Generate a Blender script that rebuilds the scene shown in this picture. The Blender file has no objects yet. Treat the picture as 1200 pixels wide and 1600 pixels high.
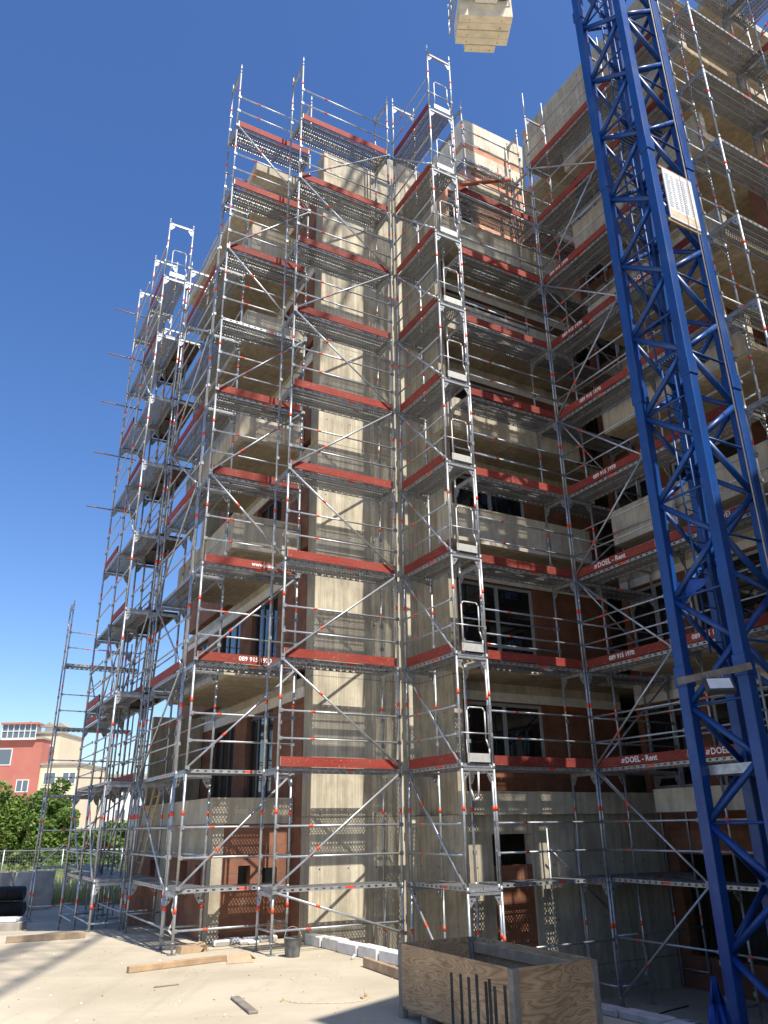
import bpy, bmesh, math, random
from mathutils import Vector, Matrix
random.seed(7)
R_ = math.radians
SC = bpy.context.scene
COL = SC.collection
AL = R_(29.227)
OX, OY = -1.99, 14.683
CU, SU = math.cos(AL), math.sin(AL)
def W3(a, b, z=0.0):
    return Vector((OX + a*CU - b*SU, OY + a*SU + b*CU, z))

# ------------------------------------------------------------------ node helpers
def new_mat(name):
    m = bpy.data.materials.new(name); m.use_nodes = True
    nt = m.node_tree; nt.nodes.clear()
    out = nt.nodes.new('ShaderNodeOutputMaterial')
    return m, nt, out
def nd(nt, t, **kw):
    n = nt.nodes.new(t)
    for k, v in kw.items():
        if k.startswith('i_'):
            key = k[2:]
            n.inputs[int(key) if key.isdigit() else key.replace('_', ' ')].default_value = v
        else: setattr(n, k, v)
    return n
def mth(nt, op, a, b=None, c=None):
    n = nt.nodes.new('ShaderNodeMath'); n.operation = op
    for i, x in enumerate((a, b, c)):
        if x is None: continue
        if isinstance(x, (int, float)): n.inputs[i].default_value = x
        else: nt.links.new(x, n.inputs[i])
    return n.outputs[0]
def mixc(nt, f, a, b, blend='MIX'):
    n = nt.nodes.new('ShaderNodeMix'); n.data_type = 'RGBA'; n.blend_type = blend
    for s, x in ((n.inputs[0], f), (n.inputs[6], a), (n.inputs[7], b)):
        if isinstance(x, (int, float)): s.default_value = x
        elif isinstance(x, tuple): s.default_value = (*x, 1) if len(x) == 3 else x
        else: nt.links.new(x, s)
    return n.outputs[2]
def ramp(nt, f, stops):
    n = nt.nodes.new('ShaderNodeValToRGB'); e = n.color_ramp.elements
    while len(e) > 1: e.remove(e[0])
    for i, (p, c) in enumerate(stops):
        x = e[0] if i == 0 else e.new(p)
        x.position = p; x.color = (*c, 1) if isinstance(c, tuple) else (c, c, c, 1)
    nt.links.new(f, n.inputs[0]); return n.outputs[0]
def coords(nt, scale=(1, 1, 1), rot=(0, 0, 0), loc=(0, 0, 0), kind='Object'):
    tc = nt.nodes.new('ShaderNodeTexCoord'); mp = nt.nodes.new('ShaderNodeMapping')
    mp.inputs['Scale'].default_value = scale; mp.inputs['Rotation'].default_value = rot; mp.inputs['Location'].default_value = loc
    nt.links.new(tc.outputs[kind], mp.inputs[0]); return mp.outputs[0]
def noise(nt, vec, scale, detail=4, rough=.55, dist=0):
    n = nt.nodes.new('ShaderNodeTexNoise'); n.inputs['Scale'].default_value = scale
    n.inputs['Detail'].default_value = detail; n.inputs['Roughness'].default_value = rough; n.inputs['Distortion'].default_value = dist
    nt.links.new(vec, n.inputs['Vector']); return n.outputs[0]
def bump(nt, h, strength=.3, dist=.02):
    n = nt.nodes.new('ShaderNodeBump'); n.inputs['Strength'].default_value = strength; n.inputs['Distance'].default_value = dist
    nt.links.new(h, n.inputs['Height']); return n.outputs[0]
def principled(nt, out, col, rough=.6, metal=0., nrm=None, spec=None):
    p = nt.nodes.new('ShaderNodeBsdfPrincipled')
    for s, x in ((p.inputs['Base Color'], col), (p.inputs['Roughness'], rough), (p.inputs['Metallic'], metal)):
        if isinstance(x, (int, float)): s.default_value = x
        elif isinstance(x, tuple): s.default_value = (*x, 1)
        else: nt.links.new(x, s)
    if nrm is not None: nt.links.new(nrm, p.inputs['Normal'])
    if spec is not None: p.inputs['Specular IOR Level'].default_value = spec
    if out is not None: nt.links.new(p.outputs[0], out.inputs[0])
    return p

M = {}
def simple(key, name, col, rough=.6, metal=0., var=.25, vscale=6, bmp=.1, spec=None):
    m, nt, out = new_mat(name); v = coords(nt)
    n = noise(nt, v, vscale, 5)
    f = ramp(nt, n, [(.3, 1 - var), (.7, 1 + var * .6)])
    c = mixc(nt, 1.0, col, f, 'MULTIPLY')
    n2 = noise(nt, v, vscale * 8, 3)
    r = ramp(nt, n, [(.3, min(1, rough * 1.2)), (.7, rough * .8)])
    principled(nt, out, c, r, metal, bump(nt, n2, bmp, .01), spec)
    M[key] = m; return m

simple('steel', 'galvanised_steel', (.43, .45, .47), .42, .6, .25, 9, .12)
simple('steel_dull', 'weathered_zinc', (.30, .315, .33), .5, .5, .25, 9, .12)
simple('dark_tube', 'rusty_dark_tube', (.10, .075, .065), .7, .3, .4, 12)
simple('gate_tube', 'pale_zinc_tube', (.55, .545, .52), .5, .3, .2, 9)
simple('tube_end', 'stained_tube', (.24, .17, .14), .55, .3, .4, 12)
simple('band', 'red_orange_marking', (.80, .075, .02), .5, 0, .15, 20)
def blue_mat():
    m, nt, out = new_mat('blue_crane_paint'); v = coords(nt)
    n = noise(nt, v, 2.0, 6, .65); c = mixc(nt, ramp(nt, n, [(.3, 0.0), (.7, 1.0)]), (.003, .042, .19), (.008, .064, .255))
    gr = ramp(nt, noise(nt, coords(nt, (6, 6, .5)), 1.5, 5), [(.5, 0.0), (.72, .5)]); c = mixc(nt, gr, c, (.006, .025, .09))
    ch = ramp(nt, noise(nt, v, 16, 5, .75), [(.67, 0.0), (.71, .8)]); c = mixc(nt, ch, c, (.13, .075, .05))
    du = ramp(nt, noise(nt, v, 1.1, 5, .7), [(.55, 0.0), (.8, .35)]); c = mixc(nt, du, c, (.16, .20, .27))
    principled(nt, out, c, ramp(nt, n, [(.3, .5), (.7, .28)]), 0, bump(nt, n, .05, .01)); M['blue'] = m
blue_mat()
simple('darkgap', 'dark_interior', (.03, .027, .024), .9)
simple('ply_dark', 'dark_film_plywood', (.035, .02, .016), .55, 0, .3, 5)
simple('white_paint', 'white_paint', (.80, .79, .76), .5, 0, .1, 8)
simple('grey_frame', 'grey_window_frame', (.36, .37, .38), .45, 0, .1, 8)
simple('anthr_frame', 'anthracite_window_frame', (.06, .065, .075), .4, 0, .1, 8)
simple('ytong', 'aerated_block', (.72, .70, .65), .9, 0, .15, 7, .3)
simple('board', 'bare_timber', (.40, .27, .16), .75, 0, .3, 5, .3)
simple('board_old', 'weathered_timber', (.22, .19, .155), .85, 0, .35, 6, .3)
simple('beam', 'brown_beam', (.30, .225, .15), .8, 0, .35, 6, .3)
simple('shaded_block', 'shade_darkened_block', (.42, .40, .37), .9, 0, .25, 6, .3)  # aerated block again, with the shade beside the crate put into its colour
simple('rubber', 'black_plastic', (.018, .018, .02), .45, 0, .3, 8)
simple('grey_board', 'dark_grey_board', (.045, .05, .055), .6, 0, .2, 4)
simple('cement', 'cast_concrete', (.36, .33, .28), .9, 0, .25, 3, .3)
simple('cw', 'counterweight_concrete', (.62, .55, .42), .9, 0, .2, 2, .3)
simple('bucket', 'mortar_splashed_bucket', (.13, .13, .13), .6, 0, .7, 9, .4)
simple('rope', 'pale_rope', (.62, .52, .38), .9)
simple('flag', 'blue_fabric', (.012, .07, .34), .7, 0, .25, 5)
simple('foil', 'white_film', (.72, .74, .78), .35, 0, .15, 5)
simple('pvc', 'orange_pipe', (.42, .10, .04), .45)
simple('card', 'brown_cardboard', (.42, .30, .19), .85, 0, .15, 8)
simple('bark', 'bark', (.10, .075, .05), .9)
simple('rfar', 'hazed_red_render', (.46, .16, .12), .9, 0, .1, .3)  # distance haze is mixed into this red as a paler tone
simple('cfar', 'cream_render', (.70, .60, .42), .9, 0, .08, .3)
simple('wfar', 'white_render', (.75, .73, .70), .9, 0, .08, .3)
simple('tan', 'ladder_wood', (.50, .38, .24), .7)

def toe_mat():
    m, nt, out = new_mat('red_toe_board_paint')
    oi = nt.nodes.new('ShaderNodeObjectInfo'); tc = nt.nodes.new('ShaderNodeTexCoord')
    ad = nt.nodes.new('ShaderNodeVectorMath'); ad.operation = 'ADD'; nt.links.new(tc.outputs['Object'], ad.inputs[0])
    cbn = nt.nodes.new('ShaderNodeCombineXYZ'); nt.links.new(mth(nt, 'MULTIPLY', oi.outputs['Random'], 37.0), cbn.inputs[0]); nt.links.new(mth(nt, 'MULTIPLY', oi.outputs['Random'], 11.0), cbn.inputs[2]); nt.links.new(cbn.outputs[0], ad.inputs[1])
    mp = nt.nodes.new('ShaderNodeMapping'); mp.inputs['Scale'].default_value = (1.2, 8, 8); nt.links.new(ad.outputs[0], mp.inputs[0])
    n = noise(nt, mp.outputs[0], 3, 6); big = noise(nt, ad.outputs[0], 1.1, 4)
    sp = ramp(nt, noise(nt, ad.outputs[0], 26, 4, .7), [(.60, 0.0), (.68, 1.0)])
    c = mixc(nt, ramp(nt, n, [(.3, 0.0), (.75, 1.0)]), (.285, .040, .026), (.19, .030, .024))
    c = mixc(nt, ramp(nt, big, [(.4, 0.0), (.75, .5)]), c, (.30, .085, .06))
    c = mixc(nt, 1.0, c, ramp(nt, oi.outputs['Random'], [(0, .72), (1, 1.15)]), 'MULTIPLY')
    c = mixc(nt, mth(nt, 'MULTIPLY', sp, .5), c, (.42, .36, .30))
    principled(nt, out, c, .7, 0, bump(nt, n, .1, .01), .25); M['toe'] = m
toe_mat()

def glass_mat(key, name, tint, rough):
    m, nt, out = new_mat(name); v = coords(nt)
    n = noise(nt, v, 1.3, 2)
    principled(nt, out, tint, rough, 0, bump(nt, n, .04, .05), 1.0); M[key] = m
glass_mat('glass', 'dark_window_glass', (.010, .012, .014), .03)
glass_mat('glass_far', 'far_window_glass', (.10, .13, .16), .08)

def perforated():
    # walking sheet: offset rows of round holes, real openings (transparent)
    m, nt, out = new_mat('perforated_deck_sheet'); v = coords(nt)
    sx = nt.nodes.new('ShaderNodeSeparateXYZ'); nt.links.new(v, sx.inputs[0])
    px, py = .064, .056
    def grid(ox, oy):
        a = mth(nt, 'SUBTRACT', mth(nt, 'FRACT', mth(nt, 'ADD', mth(nt, 'DIVIDE', sx.outputs[0], px), 10.0 + ox)), .5)
        b = mth(nt, 'SUBTRACT', mth(nt, 'FRACT', mth(nt, 'ADD', mth(nt, 'DIVIDE', sx.outputs[1], py), 10.0 + oy)), .5)
        d = mth(nt, 'ADD', mth(nt, 'POWER', mth(nt, 'MULTIPLY', a, px), 2), mth(nt, 'POWER', mth(nt, 'MULTIPLY', b, py), 2))
        return mth(nt, 'LESS_THAN', d, .0138 ** 2)
    hole = mth(nt, 'MAXIMUM', grid(0, 0), grid(.5, .5))
    n = noise(nt, v, 7, 5)
    c = ramp(nt, n, [(.3, (.23, .235, .24)), (.7, (.36, .365, .37))])
    p = principled(nt, None, c, .5, .55)
    t = nt.nodes.new('ShaderNodeBsdfTransparent'); mx = nt.nodes.new('ShaderNodeMixShader')
    nt.links.new(hole, mx.inputs[0]); nt.links.new(p.outputs[0], mx.inputs[1]); nt.links.new(t.outputs[0], mx.inputs[2])
    nt.links.new(mx.outputs[0], out.inputs[0]); M['perf'] = m
    m, nt, out = new_mat('slotted_deck_edge'); v = coords(nt)
    sx = nt.nodes.new('ShaderNodeSeparateXYZ'); nt.links.new(v, sx.inputs[0])
    a = mth(nt, 'FRACT', mth(nt, 'ADD', mth(nt, 'DIVIDE', sx.outputs[0], .15), 20.0))
    h1 = mth(nt, 'MULTIPLY', mth(nt, 'GREATER_THAN', a, .3), mth(nt, 'LESS_THAN', a, .68))
    h2 = mth(nt, 'LESS_THAN', mth(nt, 'ABSOLUTE', mth(nt, 'ADD', sx.outputs[2], .034)), .016)
    hole = mth(nt, 'MULTIPLY', h1, h2)
    n = noise(nt, v, 7, 5)
    c = ramp(nt, n, [(.3, (.34, .35, .36)), (.7, (.52, .53, .54))])
    p = principled(nt, None, c, .45, .6)
    t = nt.nodes.new('ShaderNodeBsdfTransparent'); mx = nt.nodes.new('ShaderNodeMixShader')
    nt.links.new(hole, mx.inputs[0]); nt.links.new(p.outputs[0], mx.inputs[1]); nt.links.new(t.outputs[0], mx.inputs[2])
    nt.links.new(mx.outputs[0], out.inputs[0]); M['slot'] = m
perforated()

def concrete(key, name, c1, c2, board=.0, axis='x', joints=0., holes=True, lift=0.):
    # board-marked cast concrete: plank grain, blotches, tie holes, panel joints
    m, nt, out = new_mat(name); v = coords(nt)
    sx = nt.nodes.new('ShaderNodeSeparateXYZ'); nt.links.new(v, sx.inputs[0])
    hx = mth(nt, 'ADD', sx.outputs[0], sx.outputs[1]) if axis == 'xy' else (sx.outputs[0] if axis == 'x' else sx.outputs[1])
    n = noise(nt, v, 1.6, 7, .62)
    n2 = noise(nt, coords(nt, (4, 4, .6)), 2.2, 6, .6)
    n3 = noise(nt, v, 40, 3)
    c = mixc(nt, ramp(nt, n, [(.32, 0.0), (.68, 1.0)]), c1, c2)
    c = mixc(nt, 1.0, c, ramp(nt, n2, [(.35, .78), (.62, 1.08)]), 'MULTIPLY')
    stain = ramp(nt, noise(nt, v, .9, 5, .7, .6), [(.55, 0.0), (.72, .5)])
    c = mixc(nt, stain, c, tuple(x * .55 for x in c1))
    h = n3
    if board:
        f = mth(nt, 'FRACT', mth(nt, 'ADD', mth(nt, 'DIVIDE', hx, board), 40.0))
        line = mth(nt, 'LESS_THAN', f, .06)
        cell = mth(nt, 'FLOOR', mth(nt, 'ADD', mth(nt, 'DIVIDE', hx, board), 40.0))
        wn = nt.nodes.new('ShaderNodeTexWhiteNoise'); wn.noise_dimensions = '1D'; nt.links.new(cell, wn.inputs['W'])
        c = mixc(nt, 1.0, c, ramp(nt, wn.outputs[0], [(0, .80), (1, 1.10)]), 'MULTIPLY')
        grain = noise(nt, coords(nt, (30, 30, .8)), 1.5, 4)
        c = mixc(nt, 1.0, c, ramp(nt, grain, [(.35, .86), (.65, 1.06)]), 'MULTIPLY')
        c = mixc(nt, mth(nt, 'MULTIPLY', line, .38), c, tuple(x * .5 for x in c1))
        h = mth(nt, 'SUBTRACT', n3, mth(nt, 'MULTIPLY', line, 1.5))
    if holes:
        a = mth(nt, 'SUBTRACT', mth(nt, 'FRACT', mth(nt, 'ADD', mth(nt, 'DIVIDE', hx, .62), 40.3)), .5)
        b = mth(nt, 'SUBTRACT', mth(nt, 'FRACT', mth(nt, 'ADD', mth(nt, 'DIVIDE', sx.outputs[2], .98), 40.15)), .5)
        d = mth(nt, 'ADD', mth(nt, 'POWER', mth(nt, 'MULTIPLY', a, .62), 2), mth(nt, 'POWER', mth(nt, 'MULTIPLY', b, .98), 2))
        hole = mth(nt, 'LESS_THAN', d, .016 ** 2)
        c = mixc(nt, hole, c, (.03, .028, .025))
    if joints:
        f = mth(nt, 'FRACT', mth(nt, 'ADD', mth(nt, 'DIVIDE', hx, joints), 40.42))
        line = mth(nt, 'LESS_THAN', f, .012 / joints)
        c = mixc(nt, mth(nt, 'MULTIPLY', line, .7), c, tuple(x * .3 for x in c1))
    if lift:
        f = mth(nt, 'FRACT', mth(nt, 'ADD', mth(nt, 'DIVIDE', mth(nt, 'ADD', sx.outputs[2], mth(nt, 'MULTIPLY', n3, .02)), lift), 40.178))
        c = mixc(nt, mth(nt, 'MULTIPLY', mth(nt, 'LESS_THAN', f, .009), .65), c, tuple(x * .4 for x in c1))
        drip = ramp(nt, noise(nt, coords(nt, (9, 9, .25)), 1.3, 4), [(.52, 0.0), (.68, .35)])
        c = mixc(nt, drip, c, tuple(x * .62 for x in c1))
        spot = ramp(nt, noise(nt, v, 11, 4, .7), [(.66, 0.0), (.72, .6)])
        c = mixc(nt, spot, c, tuple(x * .4 for x in c1))
    principled(nt, out, c, .92, 0, bump(nt, h, .25, .012)); M[key] = m
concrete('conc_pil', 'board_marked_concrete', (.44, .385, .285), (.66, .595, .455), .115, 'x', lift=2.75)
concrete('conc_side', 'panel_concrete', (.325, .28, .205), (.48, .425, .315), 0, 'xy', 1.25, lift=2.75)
concrete('conc_slab', 'slab_concrete', (.39, .345, .265), (.56, .505, .40), .0, 'x', 0, False)
concrete('conc_soffit', 'plank_marked_soffit', (.36, .29, .20), (.50, .42, .29), .5, 'x', 0, False)
concrete('conc_board', 'formwork_wall', (.36, .31, .22), (.52, .45, .33), .16, 'xy', 0, False)
concrete('conc_top', 'pale_parapet_block', (.60, .54, .42), (.76, .70, .58), 0, 'x', 0, False)

def brick(key, name, axis, c1, c2, mortar, bw=.5, bh=.25, ridge=0.0):
    m, nt, out = new_mat(name)
    tc = nt.nodes.new('ShaderNodeTexCoord'); sx = nt.nodes.new('ShaderNodeSeparateXYZ'); nt.links.new(tc.outputs['Object'], sx.inputs[0])
    cb = nt.nodes.new('ShaderNodeCombineXYZ')
    h = mth(nt, 'ADD', sx.outputs[0], sx.outputs[1]) if axis == 'xy' else (sx.outputs[0] if axis == 'x' else sx.outputs[1])
    nt.links.new(h, cb.inputs[0]); nt.links.new(sx.outputs[2], cb.inputs[1])
    b = nt.nodes.new('ShaderNodeTexBrick'); nt.links.new(cb.outputs[0], b.inputs['Vector'])
    b.inputs['Scale'].default_value = 1; b.inputs['Mortar Size'].default_value = .007; b.inputs['Mortar Smooth'].default_value = .3
    b.inputs['Brick Width'].default_value = bw; b.inputs['Row Height'].default_value = bh; b.offset = .5
    b.inputs['Color1'].default_value = (*c1, 1); b.inputs['Color2'].default_value = (*c2, 1); b.inputs['Mortar'].default_value = (*mortar, 1)
    v = tc.outputs['Object']
    n = noise(nt, v, 2.5, 6, .6); n2 = noise(nt, v, 25, 3)
    c = mixc(nt, 1.0, b.outputs['Color'], ramp(nt, n, [(.3, .72), (.7, 1.2)]), 'MULTIPLY')
    ms = ramp(nt, noise(nt, v, 1.8, 6, .7, 1.0), [(.62, 0.0), (.78, .55)])
    c = mixc(nt, ms, c, (.40, .33, .26))
    hh = mth(nt, 'SUBTRACT', mth(nt, 'MULTIPLY', n2, .4), b.outputs['Fac'])
    if ridge:
        r = mth(nt, 'ABSOLUTE', mth(nt, 'SUBTRACT', mth(nt, 'FRACT', mth(nt, 'ADD', mth(nt, 'DIVIDE', h, ridge), 60)), .5))
        g = mth(nt, 'LESS_THAN', r, .16)
        c = mixc(nt, mth(nt, 'MULTIPLY', g, .55), c, tuple(x * .35 for x in c1))
        hh = mth(nt, 'SUBTRACT', hh, mth(nt, 'MULTIPLY', g, .8))
    principled(nt, out, c, .9, 0, bump(nt, hh, .5, .015)); M[key] = m
brick('brick', 'clay_block_masonry', 'xy', (.265, .115, .066), (.205, .088, .052), (.19, .125, .09), .5, .25)
brick('brick_r', 'ribbed_clay_block', 'xy', (.27, .105, .052), (.205, .08, .04), (.15, .085, .055), .38, .25, .042)
brick('brick_l', 'light_clay_block', 'xy', (.66, .34, .21), (.58, .28, .165), (.46, .30, .20), .5, .25)

def ground_mat():
    m, nt, out = new_mat('dusty_concrete_yard'); v = coords(nt)
    a = noise(nt, v, .35, 8, .62, .4); b = noise(nt, v, 3.0, 6, .6); c3 = noise(nt, v, 60, 3)
    st = noise(nt, coords(nt, (.25, 2.2, 1), (0, 0, .35)), 1.2, 5)
    c = mixc(nt, ramp(nt, a, [(.35, 0.0), (.68, 1.0)]), (.36, .31, .225), (.49, .435, .33))
    c = mixc(nt, ramp(nt, b, [(.5, 0.0), (.75, .35)]), c, (.36, .31, .24))
    c = mixc(nt, ramp(nt, st, [(.55, 0.0), (.72, .3)]), c, (.53, .48, .37))
    cr = nt.nodes.new('ShaderNodeTexVoronoi'); cr.feature = 'DISTANCE_TO_EDGE'; cr.inputs['Scale'].default_value = .16
    nt.links.new(coords(nt, (1, 1.3, 1)), cr.inputs['Vector'])
    c = mixc(nt, ramp(nt, noise(nt, v, 9, 5, .7), [(.66, 0.0), (.74, .45)]), c, (.30, .26, .21))
    tk = noise(nt, coords(nt, (1.0, .06, 1), (0, 0, -.9)), 2.4, 4, .6)
    c = mixc(nt, ramp(nt, tk, [(.56, 0.0), (.66, .28)]), c, (.29, .25, .19))
    sp = ramp(nt, noise(nt, v, 34, 4, .75), [(.63, 0.0), (.70, .55)]); c = mixc(nt, sp, c, (.27, .23, .18))
    wt = ramp(nt, noise(nt, v, .8, 6, .7, .8), [(.60, 0.0), (.70, .32)]); c = mixc(nt, wt, c, (.27, .235, .18))
    h = mth(nt, 'ADD', mth(nt, 'MULTIPLY', c3, .5), b)
    principled(nt, out, c, .93, 0, bump(nt, h, .22, .02)); M['ground'] = m
ground_mat()

def ply_mat():
    m, nt, out = new_mat('pine_plywood'); tc = nt.nodes.new('ShaderNodeTexCoord')
    sx = nt.nodes.new('ShaderNodeSeparateXYZ'); nt.links.new(tc.outputs['Object'], sx.inputs[0])
    cb = nt.nodes.new('ShaderNodeCombineXYZ')
    nt.links.new(mth(nt, 'MULTIPLY', mth(nt, 'ADD', sx.outputs[0], sx.outputs[1]), 1.1), cb.inputs[0]); nt.links.new(mth(nt, 'MULTIPLY', sx.outputs[2], 5.0), cb.inputs[1])
    nt.links.new(mth(nt, 'MULTIPLY', sx.outputs[0], .5), cb.inputs[2])
    n = noise(nt, cb.outputs[0], 1.0, 2.2, .45, .7)
    f = mth(nt, 'FRACT', mth(nt, 'MULTIPLY', n, 21.0))
    c = ramp(nt, f, [(0, (.47, .30, .155)), (.4, (.55, .365, .20)), (.68, (.40, .245, .12)), (.84, (.31, .185, .09)), (1, (.47, .30, .155))])
    d = ramp(nt, noise(nt, tc.outputs['Object'], 2.2, 6), [(.3, .6), (.7, 1.05)])
    c = mixc(nt, 1.0, c, d, 'MULTIPLY')
    principled(nt, out, c, .75, 0, bump(nt, f, .06, .01)); M['ply'] = m
ply_mat()

def leaf_mat(key, name, c1, c2):
    m, nt, out = new_mat(name)
    oi = nt.nodes.new('ShaderNodeTexCoord'); n = noise(nt, oi.outputs['Object'], 1.1, 4)
    n2 = noise(nt, oi.outputs['Object'], 14, 2)
    c = mixc(nt, ramp(nt, mth(nt, 'ADD', mth(nt, 'MULTIPLY', n, .6), mth(nt, 'MULTIPLY', n2, .4)), [(.35, 0.0), (.65, 1.0)]), c1, c2)
    p = principled(nt, None, c, .55)
    t = nt.nodes.new('ShaderNodeBsdfTranslucent'); nt.links.new(c, t.inputs[0])
    mx = nt.nodes.new('ShaderNodeMixShader'); mx.inputs[0].default_value = .3
    nt.links.new(p.outputs[0], mx.inputs[1]); nt.links.new(t.outputs[0], mx.inputs[2]); nt.links.new(mx.outputs[0], out.inputs[0]); M[key] = m
leaf_mat('leaf', 'broad_leaves', (.07, .14, .022), (.22, .31, .06))
leaf_mat('leaf2', 'hedge_leaves', (.055, .12, .02), (.17, .25, .05))
leaf_mat('weed', 'dry_meadow_grass', (.34, .40, .13), (.62, .57, .33))

# ------------------------------------------------------------------ mesh builder
class MB:
    def __init__(s): s.v = []; s.f = []; s.m = []; s.mats = []; s.sm = set()
    def mi(s, key):
        if key not in s.mats: s.mats.append(key)
        return s.mats.index(key)
    def box(s, x0, x1, y0, y1, z0, z1, k):
        i = len(s.v); m = s.mi(k)
        s.v += [(x0,y0,z0),(x1,y0,z0),(x1,y1,z0),(x0,y1,z0),(x0,y0,z1),(x1,y0,z1),(x1,y1,z1),(x0,y1,z1)]
        for q in ((0,3,2,1),(4,5,6,7),(0,1,5,4),(1,2,6,5),(2,3,7,6),(3,0,4,7)):
            s.f.append(tuple(i + a for a in q)); s.m.append(m)
        return s
    def hexa(s, p, k):
        i = len(s.v); m = s.mi(k); s.v += [tuple(a) for a in p]
        for q in ((0,3,2,1),(4,5,6,7),(0,1,5,4),(1,2,6,5),(2,3,7,6),(3,0,4,7)):
            s.f.append(tuple(i + a for a in q)); s.m.append(m)
        return s
    def tube(s, p, q, r, k, n=8, r2=None, caps=True):
        p = Vector(p); q = Vector(q); d = (q - p)
        if d.length < 1e-6: return s
        d.normalize(); a = d.orthogonal().normalized(); b = d.cross(a); i = len(s.v); m = s.mi(k)
        for (c, rr) in ((p, r), (q, r if r2 is None else r2)):
            for j in range(n):
                t = 2 * math.pi * j / n; s.v.append(tuple(c + a * (rr * math.cos(t)) + b * (rr * math.sin(t))))
        for j in range(n):
            s.sm.add(len(s.f)); s.f.append((i + j, i + (j + 1) % n, i + n + (j + 1) % n, i + n + j)); s.m.append(m)
        if caps:
            s.f.append(tuple(i + n - 1 - j for j in range(n))); s.m.append(m)
            s.f.append(tuple(i + n + j for j in range(n))); s.m.append(m)
        return s
    def path(s, pts, r, k, n=6):
        for a, b in zip(pts[:-1], pts[1:]): s.tube(a, b, r, k, n)
        return s
    def bar(s, p, q, w, h, k, up=(0, 0, 1)):
        p = Vector(p); q = Vector(q); d = (q - p).normalized(); u = Vector(up)
        if abs(d.dot(u)) > .98: u = Vector((1, 0, 0))
        a = d.cross(u).normalized(); b = a.cross(d).normalized()
        P = []
        for c in (p, q):
            P += [c - a*w/2 - b*h/2, c + a*w/2 - b*h/2, c + a*w/2 + b*h/2, c - a*w/2 + b*h/2]
        i = len(s.v); m = s.mi(k); s.v += [tuple(x) for x in P]
        for f in ((0,3,2,1),(4,5,6,7),(0,1,5,4),(1,2,6,5),(2,3,7,6),(3,0,4,7)):
            s.f.append(tuple(i + x for x in f)); s.m.append(m)
        return s
    def quad(s, a, b, c, d, k):
        i = len(s.v); s.v += [tuple(a), tuple(b), tuple(c), tuple(d)]; s.f.append((i, i+1, i+2, i+3)); s.m.append(s.mi(k)); return s
    def prism(s, poly, y0, y1, k):   # poly in x,z extruded along y
        n = len(poly); i = len(s.v); m = s.mi(k)
        for y in (y0, y1): s.v += [(x, y, z) for x, z in poly]
        for j in range(n): s.f.append((i + j, i + (j+1) % n, i + n + (j+1) % n, i + n + j)); s.m.append(m)
        s.f.append(tuple(i + n - 1 - j for j in range(n))); s.m.append(m); s.f.append(tuple(i + n + j for j in range(n))); s.m.append(m)
        return s
    def mesh(s, name, bevel=0., smooth=False):
        me = bpy.data.meshes.new(name); me.from_pydata(s.v, [], s.f)
        for k in s.mats: me.materials.append(M[k])
        me.polygons.foreach_set('material_index', s.m)
        me.polygons.foreach_set('use_smooth', [(i in s.sm) or smooth == 'all' for i in range(len(s.f))])
        bm = bmesh.new(); bm.from_mesh(me)
        bmesh.ops.recalc_face_normals(bm, faces=bm.faces)
        if bevel: bmesh.ops.bevel(bm, geom=list(bm.edges), offset=bevel, segments=1, affect='EDGES', clamp_overlap=True)
        bm.to_mesh(me); bm.free(); me.update(); return me
    def build(s, name, parent=None, loc=(0,0,0), rot=0., bevel=0., smooth=False):
        return put(name, s.mesh(name, bevel, smooth), parent, loc, rot)

def put(name, me, parent=None, loc=(0,0,0), rot=0.):
    o = bpy.data.objects.new(name, me); COL.objects.link(o); o.location = loc; o.rotation_euler = (0, 0, rot)
    if parent is not None: o.parent = parent
    return o
def tag(o, label, cat, group=None):
    o['label'] = label; o['category'] = cat
    if group: o['group'] = group
    return o
def thing(name, label, cat, a=0, b=0, z=0, rot=0., group=None):
    o = bpy.data.objects.new(name, None); COL.objects.link(o); o.empty_display_size = .2
    o.location = W3(a, b, z); o.rotation_euler = (0, 0, AL + rot)
    return tag(o, label, cat, group)
def thing_w(name, label, cat, x, y, z=0, rot=0., group=None):
    o = bpy.data.objects.new(name, None); COL.objects.link(o)
    o.location = (x, y, z); o.rotation_euler = (0, 0, rot)
    return tag(o, label, cat, group)
def kind(o, k): o['kind'] = k; return o
_tx = {}
def text_mesh(s, size, key):
    kk = (s, size, key)
    if kk in _tx: return _tx[kk]
    cu = bpy.data.curves.new('lettering', 'FONT'); cu.body = s; cu.size = size; cu.extrude = .001; cu.offset = size * .022; cu.resolution_u = 2
    cu.align_y = 'CENTER'; cu.align_x = 'LEFT'
    o = bpy.data.objects.new('lettering', cu); COL.objects.link(o)
    dg = bpy.context.evaluated_depsgraph_get(); dg.update()
    me = bpy.data.meshes.new_from_object(o.evaluated_get(dg)); me.name = 'lettering'
    bpy.data.objects.remove(o); me.materials.clear(); me.materials.append(M[key])
    _tx[kk] = me; return me

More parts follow.
